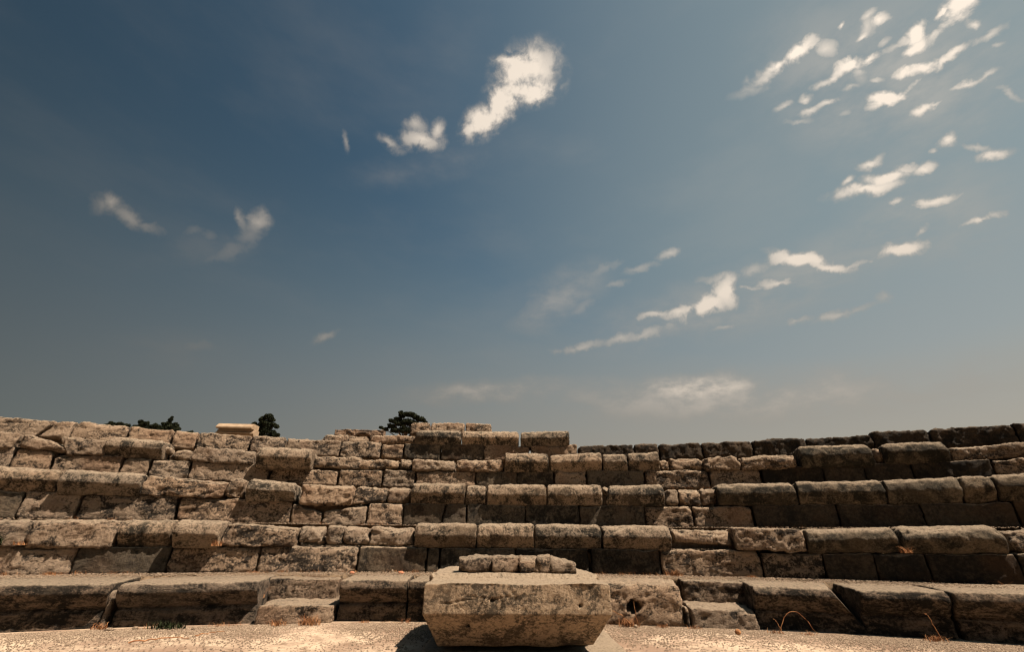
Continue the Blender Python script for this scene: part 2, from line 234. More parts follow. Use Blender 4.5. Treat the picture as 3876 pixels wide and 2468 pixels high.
 ('E', 'b', [-4.304, 5.548, -3.495, 5.834, 1.122, 1.123, 1.338, 1.306], {}, 'crooked pale block resting askew, fourth from left in the second seat row'),
 ('E', 'b', [-3.494, 5.835, -3.291, 5.896, 1.154, 1.11, 1.339, 1.335], {}, 'small upright block, fifth from left in the second seat row'),
 ('E', 'n', [-3.23, 5.806, -2.68, 5.949, 1.097, 1.112, 1.35, 1.311], {}, 'bulging pale-topped nosing block, sixth from left in the second seat row'),
 ('E', 'b', [-2.662, 6.06, -2.035, 6.186, 1.072, 1.079, 1.299, 1.302], {}, 'rough block behind a shaded joint, seventh from left in the second seat row'),
 ('E', 'q', [-2.068, 6.286, -1.642, 6.352, 1.088, 1.117, 1.308, 1.305], {}, 'broken pinkish block, eighth from left in the second seat row'),
 ('E', 'q', [-1.625, 6.354, -1.338, 6.389, 1.118, 1.115, 1.301, 1.302], {}, 'dark recessed rubble block, ninth from left in the second seat row'),
 ('E', 'n', [-1.305, 6.248, -0.597, 6.301, 1.11, 1.113, 1.369, 1.366], {}, 'rounded nosing block starting the central run, tenth from left in the second seat row'),
 ('E', 'n', [-0.591, 6.334, -0.323, 6.342, 1.107, 1.104, 1.35, 1.345], {}, 'small square nosing block, eleventh from left in the second seat row'),
 ('E', 'n', [-0.31, 6.31, 0.477, 6.297, 1.105, 1.106, 1.356, 1.356], {}, 'plain rounded nosing block, twelfth from left in the second seat row'),
 ('E', 'n', [0.488, 6.296, 1.203, 6.236, 1.109, 1.111, 1.362, 1.359], {}, 'nosing block left of the narrow gap, eleventh from right in the second seat row'),
 ('E', 'q', [1.236, 6.376, 1.322, 6.366, 1.244, 1.239, 1.336, 1.333], {}, 'tiny filler stone in the narrow gap, tenth from right in the second seat row'),
 ('E', 'n', [1.267, 6.228, 1.982, 6.118, 1.111, 1.102, 1.35, 1.359], {'kl': -0.05}, 'cracked nosing block with a splayed left end, ninth from right in the second seat row'),
 ('E', 'q', [2.025, 6.255, 2.19, 6.223, 1.12, 1.106, 1.301, 1.293], {}, 'small chipped filler block, eighth from right in the second seat row'),
 ('E', 'q', [2.199, 6.221, 2.454, 6.166, 1.106, 1.105, 1.304, 1.298], {}, 'square sunlit filler block, seventh from right in the second seat row'),
 ('E', 'q', [2.462, 6.164, 2.644, 6.121, 1.11, 1.127, 1.301, 1.301], {}, 'small dark filler block, sixth from right in the second seat row'),
 ('E', 'n', [2.6, 5.984, 3.458, 5.737, 1.112, 1.1, 1.353, 1.357], {}, 'long dark nosing block, squared left end, fifth from right in the second seat row'),
 ('E', 'n', [3.467, 5.734, 4.294, 5.423, 1.103, 1.096, 1.359, 1.35], {}, 'long nosing block with rounded right shoulder, fourth from right in the second seat row'),
 ('E', 'n', [4.301, 5.42, 4.907, 5.143, 1.096, 1.098, 1.355, 1.352], {}, 'nosing block with a pale streak, third from right in the second seat row'),
 ('E', 'n', [4.917, 5.138, 5.157, 5.017, 1.102, 1.108, 1.358, 1.359], {}, 'short dark nosing block, second from right in the second seat row'),
 ('E', 'n', [5.165, 5.012, 5.815, 4.643, 1.108, 1.101, 1.366, 1.383], {}, 'pale-topped nosing block at the frame edge, rightmost in the second seat row'),
 ('F', 'w', [-6.492, 5.213, -5.949, 5.533, 1.361, 1.361, 1.612, 1.639], {}, 'rough stone, leftmost in the third riser course'),
 ('F', 'w', [-5.943, 5.536, -5.627, 5.705, 1.361, 1.361, 1.627, 1.631], {}, 'scarred squarish stone, second from left in the third riser course'),
 ('F', 'w', [-5.616, 5.71, -5.013, 5.999, 1.361, 1.361, 1.582, 1.619], {}, 'pitted long stone, third from left in the third riser course'),
 ('F', 'w', [-5.007, 6.002, -4.737, 6.118, 1.361, 1.361, 1.603, 1.609], {}, 'square pinkish stone, fourth from left in the third riser course'),
 ('F', 'w', [-4.725, 6.123, -4.316, 6.283, 1.361, 1.361, 1.6, 1.614], {}, 'pale stone with rounded corners, fifth from left in the third riser course'),
 ('F', 'w', [-4.308, 6.286, -3.385, 6.587, 1.361, 1.361, 1.603, 1.613], {}, 'long grey speckled stone, sixth from left in the third riser course'),
 ('F', 'w', [-3.368, 6.592, -2.497, 6.802, 1.361, 1.361, 1.581, 1.568], {}, 'stone half shaded by loose block, seventh from left in the third riser course'),
 ('F', 'w', [-2.487, 6.804, -1.884, 6.91, 1.361, 1.361, 1.585, 1.602], {}, 'mottled square stone, eighth from left in the third riser course'),
 ('F', 'w', [-1.878, 6.91, -1.41, 6.971, 1.361, 1.361, 1.605, 1.609], {}, 'ochre square stone, ninth from left in the third riser course'),
 ('F', 'w', [-1.406, 6.971, -0.517, 7.034, 1.361, 1.361, 1.596, 1.6], {}, 'long pale-edged stone, tenth from left in the third riser course'),
 ('F', 'r', [-0.511, 7.034, 0.092, 7.04, 1.361, 1.361, 1.6, 1.606], {}, 'dark pitted stone, eleventh from left in the third riser course'),
 ('F', 'r', [0.092, 7.04, 0.641, 7.018, 1.361, 1.361, 1.619, 1.64], {}, 'stone cut by a diagonal sunlit patch, tenth from right in the third riser course'),
 ('F', 'w', [0.651, 7.017, 1.119, 6.979, 1.361, 1.361, 1.625, 1.617], {}, 'crumbly brown stone, ninth from right in the third riser course'),
 ('F', 'r', [1.135, 6.977, 1.952, 6.864, 1.361, 1.361, 1.627, 1.622], {}, 'smooth stone with white lichen spots, eighth from right in the third riser course'),
 ('F', 'w', [1.967, 6.862, 2.825, 6.68, 1.361, 1.361, 1.622, 1.615], {}, 'mottled lumpy stone, seventh from right in the third riser course'),
 ('F', 'w', [2.836, 6.677, 3.47, 6.499, 1.361, 1.356, 1.615, 1.608], {}, 'dusty tan stone, sixth from right in the third riser course'),
 ('F', 'r', [3.49, 6.493, 4.179, 6.255, 1.361, 1.361, 1.625, 1.618], {}, 'stone lit on its left edge, fifth from right in the third riser course'),
 ('F', 'r', [4.188, 6.251, 4.612, 6.081, 1.361, 1.361, 1.626, 1.619], {}, 'trapezoid brown stone, fourth from right in the third riser course'),
 ('F', 'r', [4.617, 6.078, 5.063, 5.878, 1.361, 1.361, 1.625, 1.613], {}, 'short dark stone, third from right in the third riser course'),
 ('F', 'r', [5.076, 5.872, 5.745, 5.528, 1.361, 1.361, 1.609, 1.61], {}, 'long dark stone with a tiny weed, second from right in the third riser course'),
 ('F', 'w', [5.75, 5.525, 6.487, 5.081, 1.361, 1.361, 1.594, 1.615], {}, 'rough shadowed stone, rightmost in the third riser course'),
 ('G', 'b', [-6.585, 5.107, -5.941, 5.491, 1.573, 1.642, 1.756, 1.801], {}, 'broken sunlit stone, leftmost in the third seat row'),
 ('G', 'b', [-5.93, 5.497, -5.508, 5.72, 1.635, 1.627, 1.818, 1.711], {'tp': -0.06, 'r': 0.06, 'kr': -0.1}, 'boulder like stone tapering to the right, second from left in the third seat row'),
 ('G', 'b', [-5.574, 5.686, -5.188, 5.875, 1.598, 1.624, 1.808, 1.806], {'kl': 0.14}, 'wedge shaped stone leaning right, third from left in the third seat row'),
 ('G', 'n', [-5.178, 5.836, -4.61, 6.084, 1.612, 1.625, 1.857, 1.856], {'r': 0.07}, 'thick stone with a dark hollow face, fourth from left in the third seat row'),
 ('G', 'q', [-4.703, 6.201, -4.625, 6.232, 1.708, 1.707, 1.802, 1.78], {}, 'small loose chunk, fifth from left in the third seat row'),
 ('G', 'q', [-4.656, 6.289, -4.414, 6.384, 1.644, 1.644, 1.758, 1.771], {}, 'recessed grey slab, sixth from left in the third seat row'),
 ('G', 'b', [-4.324, 6.237, -3.578, 6.489, 1.607, 1.615, 1.795, 1.785], {}, 'flat topped sunlit stone, seventh from left in the third seat row'),
 ('G', 'n', [-3.462, 6.266, -2.777, 6.447, 1.558, 1.572, 1.819, 1.824], {'r': 0.06}, 'big loose rounded block lying proud, eighth from left in the third seat row'),
 ('G', 'q', [-2.9, 6.779, -2.215, 6.92, 1.622, 1.61, 1.77, 1.78], {}, 'dusty brown eroded stone, ninth from left in the third seat row'),
 ('G', 'q', [-2.29, 6.907, -1.676, 7.003, 1.62, 1.639, 1.736, 1.763], {'tp': 0.02}, 'low broken sunlit stone, tenth from left in the third seat row'),
 ('G', 'q', [-1.676, 7.003, -1.492, 7.025, 1.639, 1.631, 1.776, 1.772], {}, 'small pale broken stone, eleventh from left in the third seat row'),
 ('G', 'b', [-1.471, 6.923, -0.827, 6.979, 1.617, 1.618, 1.766, 1.764], {}, 'low pale stone, twelfth from left in the third seat row'),
 ('G', 'b', [-0.818, 6.98, -0.104, 7.001, 1.622, 1.609, 1.774, 1.778], {}, 'rough speckled stone, thirteenth from left in the third seat row'),
 ('G', 'n', [-0.094, 6.929, 0.573, 6.91, 1.615, 1.614, 1.877, 1.875], {}, 'squared nosing block with a black lower face, twelfth from right in the third seat row'),
 ('G', 'n', [0.592, 6.942, 1.359, 6.872, 1.619, 1.624, 1.852, 1.897], {}, 'nosing block dipping at its left, eleventh from right in the third seat row'),
 ('G', 'n', [1.368, 6.871, 1.726, 6.821, 1.627, 1.621, 1.876, 1.868], {}, 'short pitted nosing block, tenth from right in the third seat row'),
 ('G', 'n', [1.734, 6.82, 2.175, 6.743, 1.624, 1.619, 1.88, 1.885], {}, 'pitted nosing block ending the central run, ninth from right in the third seat row'),
 ('G', 'q', [2.216, 6.88, 2.335, 6.857, 1.643, 1.631, 1.779, 1.769], {}, 'small cracked filler stone, eighth from right in the third seat row'),
 ('G', 'q', [2.343, 6.855, 2.804, 6.751, 1.628, 1.627, 1.791, 1.795], {}, 'pale square cut stone, seventh from right in the third seat row'),
 ('G', 'b', [2.779, 6.65, 3.227, 6.53, 1.619, 1.61, 1.787, 1.796], {}, 'honeycombed sunlit stone, sixth from right in the third seat row'),
 ('G', 'b', [3.24, 6.526, 3.911, 6.31, 1.61, 1.619, 1.783, 1.78], {}, 'pale flaking stone, fifth from right in the third seat row'),
 ('G', 'n', [3.91, 6.214, 4.683, 5.907, 1.615, 1.602, 1.881, 1.867], {}, 'long smooth nosing block, fourth from right in the third seat row'),
 ('G', 'q', [4.805, 6.066, 4.908, 6.02, 1.63, 1.63, 1.827, 1.82], {}, 'small orange filler stone, third from right in the third seat row'),
 ('G', 'n', [4.8, 5.876, 5.383, 5.595, 1.619, 1.608, 1.865, 1.848], {'r': 0.07}, 'loaf shaped lumpy nosing block, second from right in the third seat row'),
 ('G', 'q', [5.499, 5.733, 6.596, 5.085, 1.624, 1.604, 1.771, 1.804], {}, 'long low broken stone, rightmost in the third seat row'),
 ('H', 'w', [-7.363, 5.418, -6.273, 6.096, 1.793, 1.871, 2.051, 2.103], {'kr': 0.16}, 'huge pale stone with an oblique right end, leftmost in the skyline course'),
 ('H', 'w', [-6.265, 6.101, -6.047, 6.219, 1.871, 1.871, 2.104, 2.122], {'kl': -0.16}, 'short sunlit stone with an oblique left end, second from left in the skyline course'),
 ('H', 'w', [-6.039, 6.223, -5.494, 6.494, 1.871, 1.871, 2.117, 2.118], {}, 'pale stone with a rounded right corner, third from left in the skyline course'),
 ('H', 'w', [-5.487, 6.497, -5.003, 6.711, 1.871, 1.871, 2.112, 2.117], {}, 'pale stone with a rounded left corner, fourth from left in the skyline course'),
 ('H', 'w', [-4.993, 6.715, -4.713, 6.828, 1.852, 1.865, 2.114, 2.122], {}, 'square stone above a black hollow, fifth from left in the skyline course'),
 ('H', 'w', [-4.707, 6.83, -4.043, 7.067, 1.871, 1.871, 2.119, 2.119], {}, 'long pale stone below the cornice fragment, sixth from left in the skyline course'),
 ('H', 'w', [-4.029, 7.071, -3.569, 7.211, 1.871, 1.871, 2.117, 2.13], {}, 'pale pitted stone near the lone tree, seventh from left in the skyline course'),
 ('H', 'w', [-3.549, 7.216, -2.762, 7.411, 1.852, 1.871, 2.114, 2.118], {}, 'long stone with a rounded right corner, eighth from left in the skyline course'),
 ('H', 'w', [-2.747, 7.414, -2.133, 7.529, 1.865, 1.871, 2.112, 2.126], {}, 'square cut grey stone, ninth from left in the skyline course'),
 ('H', 'w', [-2.121, 7.531, -1.766, 7.583, 1.871, 1.871, 2.094, 2.101], {}, 'small sunlit stone dotted with holes, tenth from left in the skyline course'),
 ('H', 'r', [-1.759, 7.583, -1.171, 7.647, 1.871, 1.871, 2.119, 2.115], {}, 'stone half lit and half shaded, eleventh from left in the skyline course'),
 ('H', 'r', [-1.16, 7.648, -0.451, 7.687, 1.871, 1.871, 2.115, 2.125], {}, 'smooth stone with a thin sun streak, twelfth from left in the skyline course'),
 ('H', 'w', [-0.444, 7.687, 0.315, 7.684, 1.871, 1.871, 2.126, 2.125], {}, 'brown stone under the uppermost nosing, twelfth from right in the skyline course'),
 ('H', 'w', [0.333, 7.684, 1.108, 7.633, 1.871, 1.871, 2.129, 2.136], {}, 'lit stone right of the uppermost nosing, eleventh from right in the skyline course'),
 ('H', 'd', [1.114, 7.633, 2.021, 7.512, 1.871, 1.871, 2.105, 2.127], {}, 'brownish stone behind a seat block, tenth from right in the skyline course'),
 ('H', 'd', [2.028, 7.511, 2.398, 7.442, 1.871, 1.871, 2.13, 2.129], {}, 'small brown stone, ninth from right in the skyline course'),
 ('H', 'd', [2.407, 7.44, 3.046, 7.295, 1.871, 1.871, 2.12, 2.12], {}, 'dark stone with diagonal tooling, eighth from right in the skyline course'),
 ('H', 'd', [3.055, 7.292, 3.751, 7.092, 1.871, 1.871, 2.124, 2.111], {}, 'dark crusted stone, seventh from right in the skyline course'),
 ('H', 'd', [3.763, 7.088, 4.105, 6.974, 1.871, 1.871, 2.124, 2.114], {}, 'dark shelly stone, sixth from right in the skyline course'),
 ('H', 'd', [3.955, 7.026, 4.447, 6.848, 1.871, 1.871, 2.14, 2.122], {}, 'blackish crusted stone, fifth from right in the skyline course'),
 ('H', 'd', [4.454, 6.846, 5.218, 6.523, 1.871, 1.871, 2.117, 2.104], {}, 'long low dark stone, fourth from right in the skyline course'),
 ('H', 'd', [5.221, 6.522, 5.791, 6.241, 1.871, 1.871, 2.148, 2.123], {}, 'lumpy black stone, third from right in the skyline course'),
 ('H', 'd', [5.799, 6.237, 6.551, 5.81, 1.871, 1.857, 2.128, 2.115], {}, 'very long black stone, second from right in the skyline course'),
 ('H', 'd', [6.54, 5.817, 7.215, 5.373, 1.851, 1.824, 2.119, 2.115], {}, 'black stone at the frame corner, rightmost in the skyline course'),
 ('I', 'b', [-3.096, 7.461, -2.7, 7.549, 2.09, 2.101, 2.245, 2.24], {'cut': 1.0}, 'low worn stone at the left end, leftmost in the uppermost seat row'),
 ('I', 'b', [-2.694, 7.55, -2.398, 7.607, 2.102, 2.115, 2.244, 2.241], {}, 'small flat stone, second from left in the uppermost seat row'),
 ('I', 'b', [-2.373, 7.546, -1.585, 7.663, 2.102, 2.139, 2.253, 2.264], {'r': 0.08}, 'humped rounded stone, third from left in the uppermost seat row'),
 ('I', 'n', [-1.594, 7.524, -0.833, 7.591, 2.116, 2.107, 2.34, 2.366], {'r': 0.07, 'kl': -0.04}, 'rounded nosing block with a slanted left end, third from right in the uppermost seat row'),
 ('I', 'n', [-0.818, 7.592, 0.134, 7.61, 2.115, 2.12, 2.352, 2.359], {}, 'long rounded nosing block, second from right in the uppermost seat row'),
 ('I', 'n', [0.159, 7.609, 0.979, 7.565, 2.113, 2.12, 2.339, 2.367], {}, 'rounded nosing block standing against the sky, rightmost in the uppermost seat row'),
 ('J', 'w', [-1.85, 8.266, -1.496, 8.308, 2.405, 2.417, 2.626, 2.654], {}, 'upright pale stone, leftmost in the topmost course'),
 ('J', 'w', [-1.487, 8.309, -0.868, 8.359, 2.417, 2.433, 2.638, 2.651], {}, 'long flat pale stone, second from left in the topmost course'),
 ('J', 'w', [-0.856, 8.359, -0.364, 8.378, 2.434, 2.442, 2.647, 2.657], {}, 'short flat pale stone, rightmost in the topmost course'),
 ('K', 'w', [-0.402, 4.025, -0.132, 4.03, 0.45, 0.435, 0.556, 0.563], {'dp': 0.2, 'r': 0.04, 'kr': 0.02}, 'rounded fragment, leftmost in the row of fragments on the altar block'),
 ('K', 'w', [-0.137, 4.03, 0.075, 4.028, 0.435, 0.437, 0.563, 0.563], {'dp': 0.2, 'kl': -0.02}, 'long pale middle fragment, second from left in the row of fragments on the altar block'),
 ('K', 'w', [0.078, 4.028, 0.222, 4.024, 0.438, 0.438, 0.563, 0.563], {'dp': 0.2, 'kl': 0.0}, 'squarish pale fragment, third from left in the row of fragments on the altar block'),
 ('K', 'w', [0.231, 4.024, 0.317, 4.02, 0.438, 0.436, 0.566, 0.573], {'dp': 0.22}, 'narrow upright fragment, second from right in the row of fragments on the altar block'),
 ('K', 'w', [0.326, 4.02, 0.523, 4.008, 0.452, 0.449, 0.571, 0.525], {'dp': 0.2, 'tp': -0.02}, 'down-sloping fragment, rightmost in the row of fragments on the altar block'),
]
# ---------------------------------------------------------------- helpers
COL = scene.collection
def tag(o, label=None, cat=None, group=None, kind=None):
    if label: o['label'] = label
    if cat: o['category'] = cat
    if group: o['group'] = group
    if kind: o['kind'] = kind
    return o
def mesh_obj(name, V, F, mat, loc=(0, 0, 0), parent=None, smooth=True):
    me = bpy.data.meshes.new(name)
    V = np.asarray(V, float)
    if isinstance(F, np.ndarray):
        n, k = F.shape
        me.vertices.add(len(V)); me.vertices.foreach_set('co', V.astype('f').ravel())
        me.loops.add(n*k); me.loops.foreach_set('vertex_index', F.astype('i').ravel())
        me.polygons.add(n); me.polygons.foreach_set('loop_start', np.arange(0, n*k, k, dtype='i'))
        me.polygons.foreach_set('loop_total', np.full(n, k, dtype='i'))
        me.update(calc_edges=True); me.validate()
    else:
        me.from_pydata(V.tolist(), [], F)
    me.polygons.foreach_set('use_smooth', [smooth]*len(me.polygons)); me.update()
    me.materials.append(mat)
    o = bpy.data.objects.new(name, me); COL.objects.link(o); o.location = loc
    if parent: o.parent = parent
    return o
def _h(ix, iy, iz):
    n = (ix*374761393 + iy*668265263 + iz*2147483647) & 0xffffffff
    n = ((n ^ (n >> 13))*1274126177) & 0xffffffff
    n = (n ^ (n >> 16)) & 0xffff
    return n/32767.5-1
def vn(P):
    i = np.floor(P).astype(np.int64); f = P-i; f = f*f*(3-2*f); r = 0
    for dx in (0, 1):
        wx = f[:, 0] if dx else 1-f[:, 0]
        for dy in (0, 1):
            wy = f[:, 1] if dy else 1-f[:, 1]
            for dz in (0, 1):
                wz = f[:, 2] if dz else 1-f[:, 2]
                r = r+wx*wy*wz*_h(i[:, 0]+dx, i[:, 1]+dy, i[:, 2]+dz)
    return r
def fbm(P, fr, o=3, g=.55):
    r = 0; a = 1; t = 0
    for k in range(o): r = r+a*vn(P*fr*(2.03**k)+k*17.3); t += a; a *= g
    return r/t
def facet(P, cell, seed):
    '''broken planes: every cell tilts its own way, meeting its neighbours in a crisp edge'''
    Q = P/cell+seed; b = np.floor(Q).astype(np.int64); best = np.full(len(P), 9.); out = np.zeros(len(P))
    for dx in (-1, 0, 1):
        for dy in (-1, 0, 1):
            for dz in (-1, 0, 1):
                c = b+np.array([dx, dy, dz]); h = [.5+.5*_h(c[:, 0]+k*31, c[:, 1]+k*57, c[:, 2]-k*13) for k in range(3)]
                v = Q-(c+np.stack(h, 1)); dd = (v*v).sum(1); m = dd < best
                tl = (h[1]-.5)*v[:, 0]+(h[2]-.5)*v[:, 1]+(h[0]-.5)*v[:, 2]
                best = np.where(m, dd, best); out = np.where(m, tl*1.5+(h[0]*.6-.3), out)
    return out
def lattice(nx, ny, nz):
    """surface lattice of a box in 0..1, shared vertices, quads facing out"""
    idx = {}; Q = []
    def face(fix, val, a, b, na, nb, flip):
        A, B = np.meshgrid(np.arange(na+1), np.arange(nb+1), indexing='ij')
        C = np.zeros(A.shape+(3,), int); C[..., a] = A; C[..., b] = B; C[..., fix] = val
        q = np.stack([C[:-1, :-1], C[1:, :-1], C[1:, 1:], C[:-1, 1:]], 2).reshape(-1, 4, 3)
        if flip: q = q[:, ::-1]
        Q.append(q)
    face(1, 0, 0, 2, nx, nz, False); face(1, ny, 0, 2, nx, nz, True)
    face(0, 0, 1, 2, ny, nz, True); face(0, nx, 1, 2, ny, nz, False)
    face(2, 0, 0, 1, nx, ny, True); face(2, nz, 0, 1, nx, ny, False)
    Q = np.concatenate(Q).reshape(-1, 3)
    key = (Q[:, 0]*(ny+1)+Q[:, 1])*(nz+1)+Q[:, 2]
    u, first, inv = np.unique(key, return_index=True, return_inverse=True)
    return Q[first]/np.array([nx, ny, nz], float), inv.reshape(-1, 4)
# ---------------------------------------------------------------- materials
def stone(name, light, dark, mid=None, lo=.40, hi=.62, scale=6.2, bump=.5, pit=.35, streak=1.0, vary=.18, speck=.35, toplit=.85):
    m = bpy.data.materials.new(name); m.use_nodes = True; t = m.node_tree; t.nodes.clear(); N = NT(t)
    tc = N.n('ShaderNodeTexCoord').outputs['Object']
    rnd = N.n('ShaderNodeObjectInfo').outputs['Random']
    off = N.n('ShaderNodeCombineXYZ', (N.m('MULTIPLY', rnd, 91.), N.m('MULTIPLY', rnd, 57.), N.m('MULTIPLY', rnd, 33.))).outputs[0]
    p = N.n('ShaderNodeVectorMath', (tc, off), operation='ADD').outputs[0]
    ps = N.n('ShaderNodeMapping', {'Vector': p, 'Rotation': (.1, .22, 0), 'Scale': (1, 1, streak)}).outputs[0]
    a = N.n('ShaderNodeTexNoise', {'Vector': ps, 'Scale': scale, 'Detail': 10., 'Roughness': .68, 'Distortion': .6}).outputs['Fac']
    b = N.n('ShaderNodeTexNoise', {'Vector': p, 'Scale': scale*7, 'Detail': 8., 'Roughness': .72}).outputs['Fac']
    c = N.n('ShaderNodeTexNoise', {'Vector': p, 'Scale': 2.1, 'Detail': 4.}).outputs['Fac']
    r2 = N.m('FRACT', N.m('MULTIPLY', rnd, 13.7)); r3 = N.m('FRACT', N.m('MULTIPLY', rnd, 29.3))
    aa = N.m('ADD', a, N.m('MULTIPLY', N.m('SUBTRACT', r2, .42), vary*.55))   # some stones carry more lichen than others
    f = N.ss(N.m('ADD', aa, N.m('MULTIPLY', N.m('SUBTRACT', b, .5), speck)), lo, hi)
    col = N.mix(f, dark, light)
    if mid: col = N.mix(N.m('MULTIPLY', N.ss(c, .5, .72), .7), col, mid)
    col = N.mix(1.0, col, N.mix(r3, (.95, .985, 1.02), (1.03, .985, .94)), 'MULTIPLY')
    vv = N.m('ADD', N.m('MULTIPLY', N.m('FRACT', N.m('MULTIPLY', rnd, 7.31)), 2*vary), 1-vary)
    vv = N.m('MULTIPLY', vv, N.ss(b, .25, .75, .72, 1.22))
    col = N.n('ShaderNodeVectorMath', {0: col, 'Scale': vv}, operation='SCALE').outputs[0]
    # whatever faces up is painted paler to brighten its sunlit top edges
    nz = N.n('ShaderNodeSeparateXYZ', (N.n('ShaderNodeNewGeometry').outputs['Normal'],)).outputs[2]
    top_f = N.m('MULTIPLY', N.ss(nz, .45, .92), N.ss(b, .3, .62, .25, toplit))
    col = N.mix(top_f, col, (.44, .345, .245))
    vo = N.n('ShaderNodeTexVoronoi', {'Vector': ps, 'Scale': 46.}, feature='F1').outputs['Distance']
    pt = N.m('MULTIPLY', N.ss(vo, .30, .08), N.ss(a, .46, .6))
    col = N.mix(N.m('MULTIPLY', pt, pit), col, (.03, .026, .02))
    hgt = N.m('ADD', N.m('MULTIPLY', a, 1.2), N.m('MULTIPLY', b, .42))
    hgt = N.m('SUBTRACT', hgt, N.m('MULTIPLY', pt, .35*pit))
    b3 = N.n('ShaderNodeTexNoise', {'Vector': p, 'Scale': 80., 'Detail': 6., 'Roughness': .8}).outputs['Fac']
    hgt = N.m('ADD', hgt, N.m('MULTIPLY', b3, .48))
    bp = N.n('ShaderNodeBump', {'Strength': bump, 'Distance': .06, 'Height': hgt})
    bs = N.n('ShaderNodeBsdfPrincipled', {'Base Color': col, 'Roughness': .93, 'Specular IOR Level': .15, 'Normal': bp.outputs[0]})
    N.n('ShaderNodeOutputMaterial', {'Surface': bs.outputs[0]})
    return m
SMOOTH_SHADED = stone('shaded smooth limestone', (0.061, 0.048, 0.034), (0.019, 0.017, 0.015), (0.054, 0.033, 0.019), lo=.36, hi=.70, scale=4.6, bump=.6, pit=.4, speck=.5, vary=.25)  # darker copy of the smooth stone; vignette and shade put into the colour
NOSE_SHADED = stone('shaded nosing limestone', (0.182, 0.144, 0.101), (0.023, 0.021, 0.016), (0.099, 0.077, 0.052), lo=.40, hi=.68, bump=.9, pit=.6)  # darker nosing copy, shade of the right side painted into its colour
PALE = stone('pale weathered limestone', (0.346, 0.255, 0.178), (0.041, 0.033, 0.026), (0.259, 0.165, 0.106), lo=.38, hi=.56, streak=1.7, bump=1.0, speck=.6)
SMOOTH = stone('smooth limestone', (0.105, 0.083, 0.059), (0.023, 0.020, 0.016), (0.087, 0.055, 0.034), lo=.36, hi=.62, scale=5., bump=.6, pit=.5, speck=.5, vary=.25)
NOSE = stone('nosing limestone', (0.309, 0.235, 0.167), (0.033, 0.029, 0.022), (0.182, 0.133, 0.089), lo=.40, hi=.62, speck=.6, bump=.95, pit=.6)
MOULD = stone('bench limestone', (0.202, 0.149, 0.106), (0.022, 0.019, 0.015), (0.090, 0.071, 0.051), lo=.40, hi=.64, speck=.5, streak=2.2, bump=.9, pit=.5)
CRUST = stone('dark crusted stone', (0.109, 0.079, 0.053), (0.022, 0.019, 0.015), (0.075, 0.056, 0.038), lo=.38, hi=.72, scale=8, bump=.9, pit=.8, vary=.1, toplit=.12)
ALTAR = stone('altar limestone', (0.387, 0.290, 0.195), (0.090, 0.071, 0.050), (0.343, 0.247, 0.161), lo=.36, hi=.58, scale=6.5, bump=.9, pit=.3, vary=.02, toplit=1.25, speck=.8)
def ground_mat():
    m = bpy.data.materials.new('dusty paving'); m.use_nodes = True; t = m.node_tree; t.nodes.clear(); N = NT(t)
    p = N.n('ShaderNodeTexCoord').outputs['Object']
    a = N.n('ShaderNodeTexNoise', {'Vector': p, 'Scale': 1.6, 'Detail': 8., 'Roughness': .65}).outputs['Fac']
    b = N.n('ShaderNodeTexNoise', {'Vector': p, 'Scale': 60., 'Detail': 6., 'Roughness': .75}).outputs['Fac']
    c = N.n('ShaderNodeTexNoise', {'Vector': p, 'Scale': 11., 'Detail': 8., 'Roughness': .7}).outputs['Fac']
    w = N.n('ShaderNodeVectorMath', {0: N.n('ShaderNodeTexNoise', {'Vector': p, 'Scale': 3., 'Detail': 3.}).outputs['Color'], 'Scale': .12}, operation='SCALE').outputs[0]
    pw = N.n('ShaderNodeVectorMath', (p, w), operation='ADD').outputs[0]
    br = N.n('ShaderNodeTexVoronoi', {'Vector': pw, 'Scale': 1.25, 'Randomness': .55}, feature='DISTANCE_TO_EDGE').outputs['Distance']
    joint = N.m('MULTIPLY', N.ss(br, .012, .003), N.ss(c, .5, .62, 0., .5))
    col = N.mix(N.ss(a, .40, .62), (.27, .185, .13), (.50, .39, .28))
    col = N.mix(N.ss(c, .52, .66), col, (.20, .135, .09))
    col = N.mix(N.m('MULTIPLY', N.ss(b, .57, .66), .85), col, (.15, .09, .06))
    col = N.mix(joint, col, (.2, .14, .09))
    h = N.m('ADD', N.m('MULTIPLY', c, .8), N.m('MULTIPLY', b, .5))
    h = N.m('SUBTRACT', h, joint)
    bp = N.n('ShaderNodeBump', {'Strength': .5, 'Distance': .03, 'Height': h})
    bs = N.n('ShaderNodeBsdfPrincipled', {'Base Color': col, 'Roughness': .95, 'Specular IOR Level': .1, 'Normal': bp.outputs[0]})
    N.n('ShaderNodeOutputMaterial', {'Surface': bs.outputs[0]}); return m
GROUND = ground_mat()
def simple(name, c1, c2, scale=20., rough=.9, bump=.3, trans=0.):
    m = bpy.data.materials.new(name); m.use_nodes = True; t = m.node_tree; t.nodes.clear(); N = NT(t)
    p = N.n('ShaderNodeTexCoord').outputs['Object']
    a = N.n('ShaderNodeTexNoise', {'Vector': p, 'Scale': scale, 'Detail': 6., 'Roughness': .7}).outputs['Fac']
    col = N.mix(N.ss(a, .35, .65), c1, c2)
    bp = N.n('ShaderNodeBump', {'Strength': bump, 'Distance': .03, 'Height': a})
    bs = N.n('ShaderNodeBsdfPrincipled', {'Base Color': col, 'Roughness': rough, 'Specular IOR Level': .15, 'Normal': bp.outputs[0]})
    N.n('ShaderNodeOutputMaterial', {'Surface': bs.outputs[0]}); return m
DIRT = simple('brown dusty earth', (0.100, 0.066, 0.041), (0.225, 0.162, 0.103), 9, bump=.8)
PEB = simple('limestone grit', (0.086, 0.056, 0.037), (0.367, 0.281, 0.199), 120)
DRY = simple('dry grass', (.20, .075, .03), (.42, .22, .10), 14)
